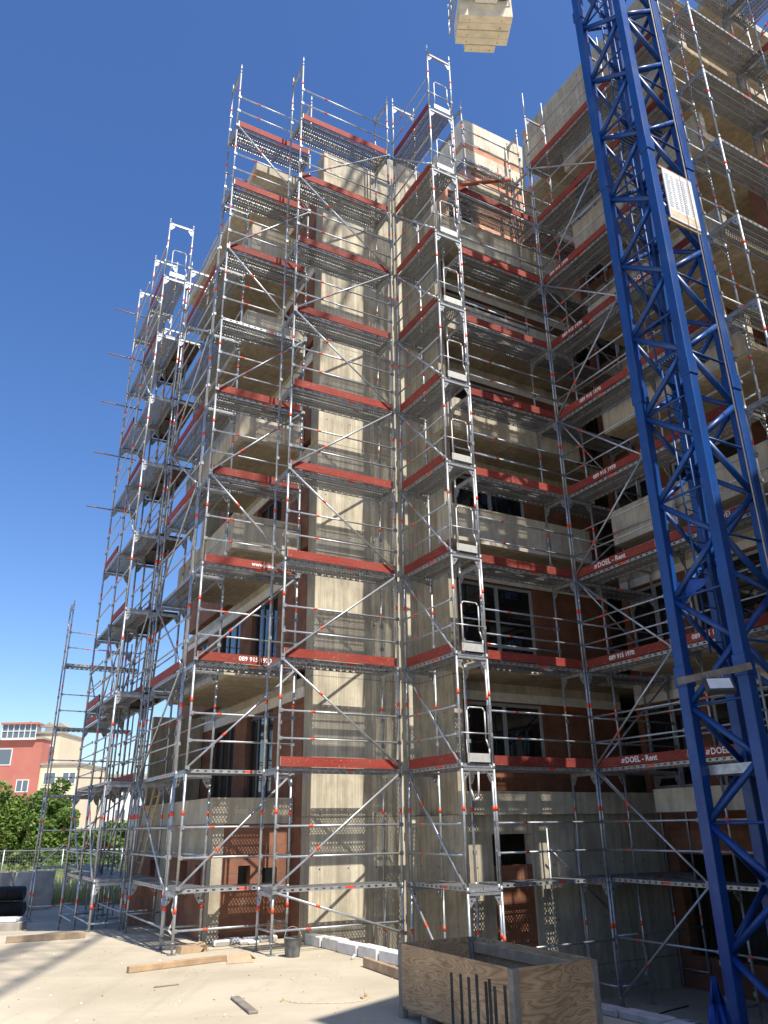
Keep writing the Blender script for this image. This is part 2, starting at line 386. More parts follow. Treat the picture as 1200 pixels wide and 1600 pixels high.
# ------------------------------------------------------------------ scaffold kit
GZ = .10; PZ = -1.06     # yard slab, and the lower ground of the pit in front of the wing
def dz(k): return 1.1 + 2 * (k - 1)
PR = .0245
_cache = {}
def cached(key, fn):
    if key not in _cache: _cache[key] = fn()
    return _cache[key]
def frame_mesh(h, Wd, base, top, spig, bandz):
    def mk():
        b = MB(); r = PR
        z0 = .0
        for y in (0, Wd):
            if base:
                b.tube((0, y, .16), (0, y, h), r, 'steel', 10)
                b.tube((0, y, .012), (0, y, .3), .017, 'steel_dull', 8); b.box(-.07, .07, y - .07, y + .07, 0, .012, 'steel_dull')
                b.tube((0, y, .16), (0, y, .19), .034, 'steel_dull', 8)
            else: b.tube((0, y, 0), (0, y, h), r, 'steel', 10)
            if spig: b.tube((0, y, h), (0, y, h + spig), .019, 'steel', 8)
            b.tube((0, y, h - .09), (0, y, h - .02), r + .004, 'steel_dull', 8)
            if bandz and h > bandz + .1: b.tube((0, y, bandz), (0, y, bandz + .085), r + .0025, 'band', 10)
            if h > 1.5:
                for zz in (.5, 1.0): b.box(-.03, .03, y - .045, y - .018 if y == 0 else y + .012, zz - .035, zz + .035, 'steel_dull')
        # transom channel and corner gussets
        zt = h - .13
        b.box(-.024, .024, r, Wd - r, zt, zt + .062, 'steel'); b.box(-.03, .03, r, Wd - r, zt + .052, zt + .058, 'steel_dull')
        for y, sg in ((r, 1), (Wd - r, -1)):
            i = len(b.v); m = b.mi('steel')
            P = [(y, zt), (y, zt - .17), (y + sg*.035, zt - .17), (y + sg*.12, zt - .04), (y + sg*.12, zt)]
            n = len(P)
            for x in (-.006, .006): b.v += [(x, p, q) for p, q in P]
            for j in range(n): b.f.append((i+j, i+(j+1) % n, i+n+(j+1) % n, i+n+j)); b.m.append(m)
            b.f.append(tuple(i+n-1-j for j in range(n))); b.m.append(m); b.f.append(tuple(i+n+j for j in range(n))); b.m.append(m)
            b.tube((-.0075, y + sg*.045, zt - .075), (.0075, y + sg*.045, zt - .075), .018, 'darkgap', 8)
        if base and h > .6: b.tube((0, 0, .35), (0, Wd, .35), .019, 'steel', 8)
        return b.mesh('frame', smooth=True)
    return cached(('fr', round(h, 3), Wd, base, top, spig, bandz), mk)
def deck_mesh(L, Wd, dark=False):
    def mk():
        b = MB(); n = 2; w = (Wd - .06) / n
        for i in range(n):
            y0 = .035 + i * w; y1 = y0 + w - .012
            if dark:
                if i: break
                b.box(.03, L - .03, .04, Wd - .03, -.014, 0, 'ply_dark')
                for y in (.036, Wd - .04): b.box(.03, L - .03, y, y + .006, -.07, -.0145, 'steel_dull')
                for x in (.035, L * .5, L - .07): b.box(x, x + .03, .043, Wd - .041, -.05, -.0145, 'ply_dark')
                continue
            b.box(.03, L - .03, y0, y1, -.004, 0, 'perf')
            for y in (y0, y1 - .004): b.box(.03, L - .03, y, y + .004, -.066, -.0045, 'slot')
            b.box(.03, L - .03, y0 + .004, y0 + .03, -.066, -.062, 'steel_dull'); b.box(.03, L - .03, y1 - .03, y1 - .004, -.066, -.062, 'steel_dull')
            ym = (y0 + y1) / 2
            for yy in (ym - .05, ym + .05): b.box(.03, L - .03, yy - .006, yy + .006, -.022, -.0045, 'steel_dull')
            for x in (.03, L - .07): b.box(x, x + .04, y0 + .005, y1 - .005, -.06, -.005, 'steel_dull')
        b.box(L*.55, L*.55 + .17, .033, .0345, -.05, -.012, 'band')
        return b.mesh('deck')
    return cached(('dk', round(L, 3), Wd, dark), mk)
def toe_mesh(L):
    def mk():
        b = MB(); b.box(.03, L - .03, -.012, .018, .006, .18, 'toe'); b.box(.03, .05, -.0145, .0205, .02, .17, 'steel_dull'); b.box(L - .05, L - .03, -.0145, .0205, .02, .17, 'steel_dull')
        return b.mesh('toe_board')
    return cached(('toe', round(L, 3)), mk)
def rail_mesh(L):
    def mk():
        b = MB(); b.tube((.02, 0, 0), (L - .02, 0, 0), .0185, 'steel', 8)
        b.tube((L*.24, 0, 0), (L*.24 + .09, 0, 0), .0205, 'band', 8)
        for x in (.0, L - .06): b.box(x + .005, x + .055, -.01, .01, -.03, .03, 'steel_dull')
        return b.mesh('guard_rail', smooth=True)
    return cached(('rl', round(L, 3)), mk)
def brace_mesh(L, h, up):
    def mk():
        b = MB(); p, q = ((0, 0, .02), (L, 0, h - .05)) if up else ((0, 0, h - .05), (L, 0, .02))
        p = Vector(p); q = Vector(q); b.tube(p, q, .0215, 'steel', 8)
        d = q - p; b.tube(p + d*.3, p + d*.3 + d.normalized()*.09, .0235, 'band', 8)
        for c in (p, q): b.box(c.x - .04, c.x + .04, -.02, .02, c.z - .03, c.z + .03, 'steel_dull')
        return b.mesh('diagonal_brace', smooth=True)
    return cached(('br', round(L, 3), round(h, 3), up), mk)
def gate_mesh(Wd):
    def mk():
        b = MB(); r = .0135
        y0, y1 = .17, Wd - .13
        pts = [(0, y0, .06), (0, y0, .92), (0, y0 + .05, .98), (0, y1 - .05, .98), (0, y1, .92), (0, y1, .42), (0, y1 + .06, .26), (0, y1 + .06, .1)]
        b.path(pts, r, 'gate_tube', 8); b.tube((0, -.05, .52), (0, Wd + .02, .52), r, 'steel', 8)
        b.box(-.012, .012, y0 - .03, y1 + .06, .02, .17, 'gate_tube')
        return b.mesh('end_guard', smooth=True)
    return cached(('gt', Wd), mk)
def ladder_mesh(h):
    def mk():
        b = MB(); 
        for y in (.22, .5): b.bar((.35, y, 0), (.75, y, h), .05, .025, 'steel_dull')
        for i in range(1, 8):
            t = i / 8; b.tube((.35 + .4*t, .22, h*t), (.35 + .4*t, .5, h*t), .012, 'steel_dull', 6)
        return b.mesh('access_ladder')
    return cached(('ld', h), mk)

def bay(label, a, b, L, rot, lv, Wd=.7, toe=None, base=GZ, frames=(0, 1), braces='', rails=True, dark=(), top=True, gates=(), gate_x=1, text={}, spig=.22,
        inner_rails=(), rail_from=1, ladders=(), name='scaffold_bay', extra=None, base_rail=True, rail_z=None, base1=None):
    """one bay of frame scaffold: local x runs along it, y from the outer face inwards"""
    t = thing(name, label, 'scaffold', a, b, 0, rot, 'scaffold bays around the building shell')
    k0, k1 = lv
    toe = range(k0 + 1, k1 + 1) if toe is None else toe
    lifts = [(base, dz(k0), True)] + [(dz(k), dz(k + 1), False) for k in range(k0, k1 + (1 if top else 0))]
    for z0, z1, bs in lifts:
        last = z1 == lifts[-1][1]
        for e in frames:
            zb = base1 if (bs and e == 1 and base1 is not None) else z0
            me = frame_mesh(z1 - zb, Wd, bs, last, (spig if last else 0), (1.3 if z1 - zb > 1.6 else .62) if bs else 1.2)
            put('frame', me, t, (L * e, 0, zb))
    for k in range(k0, k1 + 1):
        z = dz(k)
        put('deck', deck_mesh(L, Wd, k in dark), t, (0, 0, z))
        if k in toe:
            tb = put('toe_board', toe_mesh(L), t, (0, 0, z))
            if k in text:
                s, xx, sz = text[k]
                tm = put('lettering', text_mesh(s, sz, 'white_paint'), tb, (xx * L, -.0175, .095)); tm.rotation_euler = (math.pi/2, 0, 0)
                if s == RENT:
                    e = MB()
                    for q in range(3): e.box(-.11 + .008*q, -.035 + .008*q, -.0145, -.0125, .055 + q*.028, .073 + q*.028, 'white_paint')
                    put('emblem', e.mesh('emblem'), tb, (xx * L, 0, 0))
        if rails and k >= rail_from:
            for zz in (.5, 1.0): put('guard_rail', rail_mesh(L), t, (0, -.03, z + zz))
        if k in inner_rails:
            for zz in (.5, 1.0): put('guard_rail', rail_mesh(L), t, (0, Wd + .03, z + zz))
        if k in gates: put('end_guard', gate_mesh(Wd), t, (L * gate_x, 0, z))
        if k in ladders: put('access_ladder', ladder_mesh(2.0), t, (L * .3, 0, z))
    for i, c in enumerate(braces):     # one letter per lift from the lowest: u rises, d falls, - none
        if c == '-': continue
        z0, z1 = (base + .15, dz(k0)) if i == 0 else (dz(k0 + i - 1), dz(k0 + i))
        put('diagonal_brace', brace_mesh(L, z1 - z0, c == 'u'), t, (0, -.055, z0))
    if base_rail: put('ledger_tube', rail_mesh(L), t, (0, -.02, base + .36 if rail_z is None else rail_z))
    return t

P90 = -math.pi / 2
TEL = '089 915 1970'; RENT = 'DOEL - Rent'
b_front = bay('scaffold bay in front of the board-marked concrete pier, red boards on nine levels', 0, 0, 2.555, 0, (1, 10), braces='d' + 'ududududu', base1=PZ)
b_left = bay('scaffold bay left of the concrete pier, in front of the corner balconies', -1.39, 1.0, 2.07, 0, (1, 10), toe=(3, 4, 5, 6, 8, 9, 10), braces='-uuuduududu'[:10],
    text={3: (TEL, .42, .125), 4: ('www.doel', .5, .12)}, inner_rails=(9,))
b_side = bay('narrow scaffold bay running out from the pier, with white end gates on its front', 2.735, -.02, 1.85, P90, (1, 10), braces='d' + 'd' * 9, base=PZ, rail_z=.08, gates=(2, 3, 4, 5, 6, 7, 8, 9, 10))
b_wing = bay('scaffold bay right of the end gates, before the shaded balconies and dark windows', 3.66, -1.5, 2.57, 0, (1, 9), toe=(2, 3, 4, 5, 6, 7, 8, 9), braces='-', base=PZ, rail_z=.06, inner_rails=(3, 5, 7))
b_wing2 = bay('scaffold bay deep in the shaded inner corner, behind the lettered boards', 6.35, -1.42, 2.4, 0, (1, 9), toe=(), braces='-dududud', frames=(1,), rail_from=2, base=PZ, rail_z=.1)
b_mid = bay('scaffold bay with lettered boards just left of the blue crane mast', 6.3, -1.5, 2.35, P90, (1, 10), braces='ududududud',
    text={2: (RENT, .34, .15), 3: (TEL, .3, .125), 4: (RENT, .3, .15), 5: (TEL, .38, .125), 6: (TEL, .33, .125), 7: (TEL, .2, .125), 8: (TEL, .12, .125)}, base=PZ, rail_z=.1, spig=.9, inner_rails=(2, 3, 4, 6, 8))
b_mid2 = bay('scaffold bay seen through the lattice of the blue crane mast', 6.3, -3.85, 2.3, P90, (1, 10), frames=(1,), braces='-', text={3: (TEL, .2, .125), 4: (RENT, .6, .15), 7: (RENT, .2, .15), 2: (RENT, .2, .15)}, base=PZ, rail_z=.1, spig=.9, inner_rails=(2, 4, 5))
b_right = bay('scaffold bay right of the crane mast, its decks seen from below', 6.4, -6.9, 2.57, 0, (1, 12), toe=(), braces='-', rails=False, base=PZ, inner_rails=(6, 7, 8, 9, 10, 11))
b_far_right = bay('rightmost scaffold bay, its red boards cut by the edge of the photo', 9.0, -6.35, 2.57, P90, (1, 12), braces='ud' * 6, text={12: (TEL, .55, .125)}, base=PZ)
b_hook = bay('scaffold bay along the left facade, nearest the tall front corner', -1.4, 4.6, 2.85, P90, (1, 8), toe=(3, 5, 6, 8), braces='-dududud', inner_rails=(1, 2, 3, 4, 5, 6, 7, 8))
b_hatch = bay('left facade scaffold bay with dark hatch boards and access ladders', -1.42, 7.75, 2.57, P90, (1, 8), dark=(3, 4, 5, 6, 7, 8), braces='-u-u-u-', ladders=(1, 2, 3, 4, 5, 6, 7), inner_rails=(1, 2, 3, 5, 6))
b_out1 = bay('outer left scaffold bay whose top frame holds a white end gate', -2.02, 7.1, 1.85, P90, (1, 9), toe=(4, 6, 8, 9), base=-.1, braces='-d-d-d-d', gates=(9,), spig=.1, inner_rails=(2, 3, 4, 5, 6))
b_out2 = bay('outermost left scaffold bay with rusty tubes sticking out against the sky', -2.08, 8.95, 1.85, P90, (1, 9), toe=(3, 5, 7), frames=(0,), base=-.2, braces='-', spig=.0)
b_low1 = bay('low scaffold bay behind the hatch bay, three decks tall', -1.5, 10.35, 2.57, P90, (1, 3), base=-.25, toe=(3,), braces='-u-u')
b_low2 = bay('low scaffold bay farthest back along the left facade', -1.5, 12.95, 2.57, P90, (1, 3), base=-.25, toe=(3,), braces='-d-d', frames=(0,))
b_tower = bay('detached low scaffold tower at the far left, by the concrete pipes', -2.3, 13.0, 2.3, 0, (1, 4), base=-.3, toe=(), braces='-u', spig=.1)
# rusty tubes that project from the outermost bay
for z in (11.1, 12.9, 14.7, 16.5, 18.25):
    MB().tube((-.25, -.72, z), (-.25, .55, z), .022, 'tube_end', 8).build('projecting_tube', b_out2, smooth=True)
# small inner trestle tower by the wing wall, and an upper inner one
t = thing('inner_scaffold_frame', 'small low scaffold frame tucked against the shaded ground floor wall', 'scaffold', 5.45, -.78, 0, 0)
for x in (0, .75):
    b = MB()
    b.tube((x, 0, PZ), (x, 0, 2.0), .02, 'steel', 8); b.tube((x, 0, 1.0), (x, 0, 1.06), .028, 'band', 8); b.box(x - .06, x + .06, -.06, .06, PZ, PZ + .012, 'steel_dull'); b.build('post', t, smooth=True)
MB().box(-.05, 1.5, -.03, .03, 1.02, 1.1, 'steel').box(.5, .62, -.0325, -.0305, 1.03, 1.09, 'band').build('ledger', t)
MB().tube((.05, -.02, 1.6), (1.5, -.02, .4), .018, 'steel_dull', 8).build('diagonal_brace', t)
t = thing('roof_level_scaffold', 'short scaffold run behind the top deck, against the pale roof parapet', 'scaffold', 4.5, -.86, 0, 0)
for x in (0, 2.0):
    put('frame', frame_mesh(2.0, .45, False, True, .2, 1.2), t, (x, 0, 17.1)); put('frame', frame_mesh(2.0, .45, False, True, .2, 1.2), t, (x, 0, 19.1))
put('deck', deck_mesh(2.0, .45), t, (0, 0, 19.25))
for zz in (.5, 1.0): put('guard_rail', rail_mesh(2.0), t, (0, -.03, 19.25 + zz))

# ------------------------------------------------------------------ building shell
bld = thing('unfinished_apartment_building', 'unfinished brick and concrete apartment block standing behind the scaffolding', 'building', 0, 0, 0)
ZB = [2.26, 5.05, 7.85, 10.6, 13.4, 16.15, 18.9]
def bpart(name, mb, bevel=0): return mb.build(name, bld, bevel=bevel)
def wall_u(u, v0, v1, z0, z1, holes, mat, th=.25, name='wall', sgn=1):
    """wall in a plane u=const facing -u, running v0..v1; holes = (va, vb, za, zb)"""
    b = MB(); vs = sorted({v0, v1, *[h[0] for h in holes], *[h[1] for h in holes]})
    for p, q in zip(vs[:-1], vs[1:]):
        z = z0
        for h in sorted([h for h in holes if h[0] < q - 1e-6 and h[1] > p + 1e-6], key=lambda h: h[2]):
            if h[2] > z + 1e-4: b.box(u, u + th, p, q, z, h[2], mat)
            z = max(z, h[3])
        if z1 > z + 1e-4: b.box(u, u + th, p, q, z, z1, mat)
    return bpart(name, b)
def wall_v(v, u0, u1, z0, z1, holes, mat, th=.25, name='wall'):
    b = MB(); us = sorted({u0, u1, *[h[0] for h in holes], *[h[1] for h in holes]})
    for p, q in zip(us[:-1], us[1:]):
        z = z0
        for h in sorted([h for h in holes if h[0] < q - 1e-6 and h[1] > p + 1e-6], key=lambda h: h[2]):
            if h[2] > z + 1e-4: b.box(p, q, v, v + th, z, h[2], mat)
            z = max(z, h[3])
        if z1 > z + 1e-4: b.box(p, q, v, v + th, z, z1, mat)
    return bpart(name, b)
def window(axis, c, a0, a1, z0, z1, frame='grey_frame', mull=(.5,), trans=None):
    b = MB(); w = .075
    def bx(p, q, za, zb):
        if axis == 'v': b.box(p, q, c + .09, c + .16, za, zb, frame)
        else: b.box(c + .09, c + .16, p, q, za, zb, frame)
    bx(a0, a0 + w, z0, z1); bx(a1 - w, a1, z0, z1); bx(a0 + w, a1 - w, z0, z0 + w); bx(a0 + w, a1 - w, z1 - w, z1)
    edges = [a0 + w]
    for m in mull:
        x = a0 + (a1 - a0) * m; bx(x - .05, x + .05, z0 + w, z1 - w); 
    if trans:
        zt = z0 + (z1 - z0) * trans
        ms = [a0 + w] + [a0 + (a1 - a0) * m for m in mull] + [a1 - w]
        for p, q in zip(ms[:-1], ms[1:]): bx(p + .051 if p != a0 + w else p, q - .051 if q != a1 - w else q, zt - .04, zt + .04)
    f = bpart('window', b)
    p = MB()
    if axis == 'v': p.box(a0 + .02, a1 - .02, c + .115, c + .13, z0 + .02, z1 - .02, 'glass')
    else: p.box(c + .115, c + .13, a0 + .02, a1 - .02, z0 + .02, z1 - .02, 'glass')
    put('pane', p.mesh('pane'), f); return f
# concrete pier and core
bpart('concrete_pier', MB().box(1.15, 3.78, 1.1, 1.55, -1.3, 19.62, 'conc_pil'), .012)
bpart('core_wall', MB().box(3.1, 5.2, 1.56, 1.9, 19.0, 20.9, 'conc_pil'))
# left part, wall facing the left side, one storey at a time
floors = [(-.3, ZB[0])] + [(ZB[i] + .2, ZB[i + 1]) for i in range(6)]
for i, (z0, z1) in enumerate(floors):
    if i == 0: continue
    zs = z1 - .45
    holes = [(3.3, 5.1, z0 + .05, zs), (6.0, 7.9, z0 + .05, zs), (9.0, 10.4, z0 + .9, zs)] if i < 6 else [(3.3, 4.9, z0 + .05, zs)]
    depth = 11.4 if i < 4 else 8.6
    wall_u(1.15, 1.56, depth, z0, z1 - .42, [h for h in holes if h[1] < depth], 'brick', name='brick_wall')
    bpart('lintel_course', MB().box(1.13, 1.4, 1.56, depth, z1 - .419, z1 - .2, 'ytong')); bpart('lintel_course', MB().box(1.14, 1.4, 1.56, depth, z1 - .199, z1, 'conc_slab'))
    for h in holes:
        if h[1] < depth: window('u', 1.15, *h, 'anthr_frame', (.33, .66) if h[2] < z0 + .5 else (.5,))
# corner balconies: slab with plank-marked soffit and solid parapet
def balcony(u0, u1, v0, v1, z, par, left=True, front=True, parw=.14):
    s = bpart('balcony_slab', MB().box(u0, u1, v0, v1, z, z + .2, 'conc_soffit'))
    if par:
        b = MB()
        if front: b.box(u0 - .004, u1, v0 - .004, v0 + parw, z - .004, z + par, 'conc_slab')
        if left: b.box(u0 - .004, u0 + parw, v0 + (parw + .002 if front else 0), v1, z - .004, z + par, 'conc_slab')
        put('parapet', b.mesh('parapet'), s)
    return s
for i, z in enumerate(ZB):
    if i == 0: balcony(-.55, 1.13, 1.95, 9.2, z - .1, .48)
    elif i < 6: balcony(-.5, 1.13, 1.95, 6.6, z, (.26 if i == 1 else .82))
    else: bpart('roof_slab', MB().box(-.5, 5.0, 1.95, 8.7, z, z + .3, 'conc_slab'))
# ground floor of the left part: brick with small vents, concrete corner
holes = [(.05, .3, 1.0, 1.4), (.55, .85, .95, 1.35)]
bpart('brick_wall', MB().box(1.15, 1.4, 1.56, 2.3, -.4, 2.46, 'brick'))
wall_v(2.0, -.28, 1.149, -.3, 2.155, holes, 'brick', name='brick_wall')
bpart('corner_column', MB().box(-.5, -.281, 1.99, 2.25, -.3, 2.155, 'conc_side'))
wall_u(-.47, 2.26, 9.1, -.4, 2.155, [(2.7, 3.1, .9, 1.4), (3.7, 4.3, .9, 1.45), (6.4, 6.9, .9, 1.4)], 'brick', name='brick_wall')
bpart('ring_beam', MB().box(-.492, -.469, 2.26, 9.1, 1.5, 2.154, 'conc_side'))
bpart('concrete_wall', MB().box(-.3, 1.12, 8.7, 8.9, 2.62, 5.0, 'conc_board'))
bpart('concrete_wall', MB().box(-.495, -.472, 5.0, 5.9, -.4, 1.49, 'conc_side'))
# floors inside, so that openings look into a dark room with a back wall
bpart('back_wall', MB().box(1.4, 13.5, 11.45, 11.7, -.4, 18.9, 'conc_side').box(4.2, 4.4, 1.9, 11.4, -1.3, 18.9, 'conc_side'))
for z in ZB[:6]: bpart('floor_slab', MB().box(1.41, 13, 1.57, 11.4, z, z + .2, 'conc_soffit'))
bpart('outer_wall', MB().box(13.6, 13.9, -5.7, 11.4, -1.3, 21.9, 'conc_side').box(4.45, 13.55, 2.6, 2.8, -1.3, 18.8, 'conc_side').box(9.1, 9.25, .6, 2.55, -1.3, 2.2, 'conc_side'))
# wing: side wall with concrete panels, ground floor, front wall under balconies
wing_u = 3.72
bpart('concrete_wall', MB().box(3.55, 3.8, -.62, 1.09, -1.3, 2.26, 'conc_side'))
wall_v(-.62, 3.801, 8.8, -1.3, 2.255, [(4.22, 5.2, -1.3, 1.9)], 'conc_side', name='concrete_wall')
bpart('brick_infill', MB().box(4.22, 5.2, -.56, -.36, -1.3, 1.34, 'brick_r'))
for i in range(6):
    z0 = ZB[i] + .2; z1 = ZB[i + 1]
    bpart('concrete_wall', MB().box(wing_u, wing_u + .22, -.27, 1.09, z0 - .2, z1, 'conc_side'))
    zs = z1 - .42
    if i == 5: hol = [(4.3, 5.2, z0 + .9, zs)]
    else: hol = [(4.5, 6.75, z0 + (.85 if i in (0,) else .12), zs)]
    FV = -.27 if i == 5 else .5
    wall_v(FV, wing_u + .222, 9.2, z0, z1 - .40, hol, 'brick_l' if i == 5 else 'brick_r', name='brick_wall')
    bpart('lintel_course', MB().box(wing_u + .222, 9.2, FV - .006, FV + .27, z1 - .399, z1 - .2, 'ytong')); bpart('lintel_course', MB().box(wing_u + .222, 9.2, FV - .002, FV + .27, z1 - .199, z1, 'conc_slab'))
    for h in hol: window('v', FV, *h, 'grey_frame', (.52,) if i < 5 else (.5,), .28 if i == 1 else None)
for i, z in enumerate(ZB):
    if i < 6: balcony(3.5, 7.6, -.75, -.275, z, (.42 if i == 0 else .0 if i == 1 else .84)) if i else balcony(3.48, 8.8, -.76, -.63, z, .42)
    if i < 6: bpart('floor_slab', MB().box(3.95, 13, -.274, 1.55, z + .001, z + .199, 'conc_soffit'))
bpart('roof_slab', MB().box(3.72, 9.3, -.3, 1.9, ZB[6], ZB[6] + .28, 'conc_slab'))
# attic: brick, pale beam, pale parapet blocks
bpart('attic_wall', MB().box(4.95, 7.2, -.26, .1, ZB[6] + .281, 19.75, 'brick_l'))
bpart('attic_beam', MB().box(4.93, 7.2, -.29, .1, 19.752, 20.35, 'conc_top'))
bpart('attic_wall', MB().box(4.95, 7.2, -.27, .1, 20.352, 20.62, 'brick_l'))
bpart('attic_parapet', MB().box(4.93, 7.22, -.30, .1, 20.622, 21.5, 'conc_top'), .01)
bpart('attic_wall', MB().box(4.93, 5.15, .101, 3.5, ZB[6] + .281, 21.4, 'conc_top'))
# second wing to the right, facing left over the yard, then its front
W2 = 8.9
wall_u(W2 - .1, -6.0, -.28, -1.3, 2.26, [(-4.9, -1.0, -.45, 1.9)], 'brick_r', name='brick_wall')
bpart('lintel_course', MB().box(W2 - .13, W2 + .1, -5.0, -.9, 1.45, 1.899, 'brick'))
for i in range(7):
    z0 = ZB[i] + .2; z1 = ZB[i + 1] if i < 6 else 22.0
    hol = [(-2.05, -.45, z0 + .3, z1 - .45), (-4.35, -2.35, z0 + .1, z1 - .45)]
    wall_u(W2, -4.5, -.28, z0, z1 - .40, hol, 'brick_r' if i < 6 else 'conc_side', name='brick_wall' if i < 6 else 'concrete_wall')
    bpart('lintel_course', MB().box(W2 - .006, W2 + .25, -4.5, -.28, z1 - .399, z1 - .2, 'ytong')); bpart('lintel_course', MB().box(W2 - .003, W2 + .25, -4.5, -.28, z1 - .199, z1, 'conc_slab'))
    for h in hol: window('u', W2, *h, 'grey_frame', (.5,))
    hol2 = [(9.6, 11.0, z0 + .1, z1 - .45), (11.6, 12.8, z0 + .9, z1 - .45)]
    wall_v(-4.5, W2 + .251, 14, z0, z1, hol2, 'brick_r', name='brick_wall')
    for h in hol2: window('v', -4.5, *h, 'grey_frame', (.5,))
for i, z in enumerate(ZB):
    vb = -2.15 if i in (0, 3, 4) else -2.0
    s = bpart('balcony_slab', MB().box(7.1, W2 - .003, -6.15, vb, z, z + .2, 'conc_soffit'))
    par = .42 if i == 0 else .8
    if i == 0: bpart('ground_beam', MB().box(7.12, W2 - .11, -6.14, -5.95, -1.3, 2.255, 'conc_side').box(7.2, W2 - .11, -5.2, -4.9, -1.3, 2.255, 'conc_side'))
    if i != 1: put('parapet', MB().box(7.094, 7.24, -6.16, vb + .004, z - .004, z + par, 'conc_slab').mesh('parapet'), s)
    bpart('floor_slab', MB().box(W2, 14, -6.05, -.28, z, z + .198, 'conc_soffit'))
    s = bpart('balcony_slab', MB().box(W2 + .001, 11.18, -6.149, -6.055, z + .001, z + .199, 'conc_slab'))
bpart('ground_wall', MB().box(W2 + .151, 14, -6.0, -5.75, -1.3, 2.26, 'conc_side'))
bpart('brick_pier', MB().box(9.3, 10.2, -5.9, -5.6, ZB[3] + .201, ZB[4] - .01, 'brick').box(9.3, 10.2, -5.9, -5.6, ZB[2] + .201, ZB[3] - .01, 'brick').box(9.3, 10.2, -5.9, -5.6, ZB[4] + .201, ZB[5] - .01, 'brick'))
bpart('side_wall', MB().box(11.2, 11.45, -12, -6.96, -1.3, 22.0, 'brick_r'))
bpart('roof_parapet', MB().box(7.25, 7.45, -6.1, -.3, 20.7, 22.15, 'conc_side'))
bpart('roof_slab', MB().box(7.46, W2 - .01, -6.1, -.3, 20.7, 20.9, 'conc_soffit'))
bpart('roof_slab', MB().box(W2 - .005, 14, -6.1, 4, 22.0, 22.25, 'conc_slab'))

# ------------------------------------------------------------------ tower crane
cr = thing('tower_crane', 'blue lattice tower crane rising in front of the building at the right', 'crane', 4.73, -5.3, 0)
S = 1.1; LEGS = [(0, 0), (0, -S), (S, -S), (S, 0)]; ZT = 34.5
for (x, y) in LEGS:
    b = MB(); w = .092
    sx = 1 if x == 0 else -1; sy = -1 if y == 0 else 1
    b.box(x - w, x + w, y - w, y + w, PZ - .1, ZT, 'blue')
    for z in (4.2, 9.3, 14.4, 19.5, 24.6): b.box(x - w - .02, x + w + .02, y - w - .02, y + w + .02, z - .16, z + .16, 'blue')
    b.build('mast_leg', cr, bevel=.012)
z = .35 - 1.7
while z < ZT - 2:
    for f in range(4):
        A = LEGS[f]; B = LEGS[(f + 1) % 4]
        r = .052 if f == 0 else .056 if f == 1 else .046
        d = Vector((B[0] - A[0], B[1] - A[1], 0)).normalized() * .08
        pa = lambda zz: Vector((A[0], A[1], zz)) + d
        pb = lambda zz: Vector((B[0], B[1], zz)) - d
        # both arms of one V of the zigzag; the other faces are stepped by half a panel so that they meet on the legs
        zz = z if f in (0, 2) else z + .85
        b = MB()
        if zz + .05 > PZ: b.tube(pa(zz + .05), pb(zz + .80), r, 'blue', 8)
        b.tube(pb(zz + .90), pa(zz + 1.65), r, 'blue', 8); b.build('diagonal_brace', cr)
        if 2 < z < 22 and f < 2:
            MB().tube(pa(zz), pb(zz), .022, 'blue', 8).build('cross_bar', cr)
    z += 1.7
# ladder, rest platform, base platform
b = MB()
for zz0, x0 in ((4.6, .52), (10.0, .42), (15.4, .52)):
    for x in (x0, x0 + .34): b.tube((x, -.16, zz0), (x, -.16, zz0 + 5.4), .02, 'blue', 6)
    for i in range(18): b.tube((x0, -.16, zz0 + .2 + i * .29), (x0 + .34, -.16, zz0 + .2 + i * .29), .011, 'blue', 6)
b.build('ladder', cr)
for zz in (9.75, 15.2):
    b = MB(); b.box(.06, .75, -1.02, -.45, zz, zz + .05, 'blue')
    for i in range(9): b.box(.06, .75, -1.0 + i * .062, -.98 + i * .062, zz - .03, zz - .001, 'steel_dull')
    b.build('rest_platform', cr)
b = MB(); b.box(.1, 1.5, -.95, -.1, 2.72, 2.86, 'steel'); 
for x in (.15, .55, 1.0): b.tube((x, -.92, 2.86), (x, -.92, 4.3), .02, 'steel', 8)
b.tube((.15, -.92, 4.25), (1.0, -.92, 4.25), .02, 'white_paint', 8); b.tube((.15, -.92, 3.6), (1.0, -.92, 3.6), .02, 'steel', 8)
b.build('access_platform', cr)
MB().box(.5, 1.05, -.99, -.96, 2.9, 3.5, 'grey_board').build('equipment_board', cr)
# slewing part, counter-jib and its ballast
cj = Vector((4.52, 21.6)) - Vector((W3(5.28, -5.85).x, W3(5.28, -5.85).y)); L_ = cj.length
ang = math.atan2(cj.y, cj.x) - AL
ctr = (S / 2, -S / 2)
def cjp(d, s, z):  # d along the counter-jib, s sideways
    return (ctr[0] + d * math.cos(ang) - s * math.sin(ang), ctr[1] + d * math.sin(ang) + s * math.cos(ang), z)
def cbox(d0, d1, s0, s1, z0, z1, k, mb=None):
    mb = mb or MB(); P = [cjp(d0, s0, z0), cjp(d1, s0, z0), cjp(d1, s1, z0), cjp(d0, s1, z0), cjp(d0, s0, z1), cjp(d1, s0, z1), cjp(d1, s1, z1), cjp(d0, s1, z1)]
    return mb.hexa(P, k)
ZJ = 34.7
b = MB(); cbox(-1.0, 1.0, -.9, .9, ZT, ZT + .5, 'blue', b); b.build('slewing_ring', cr)
b = MB()
for s in (-.62, .62): cbox(.5, L_ + .6, s - .09, s + .09, ZJ + .31, ZJ + .6, 'blue', b)
b.build('counter_jib', cr)
b = MB()
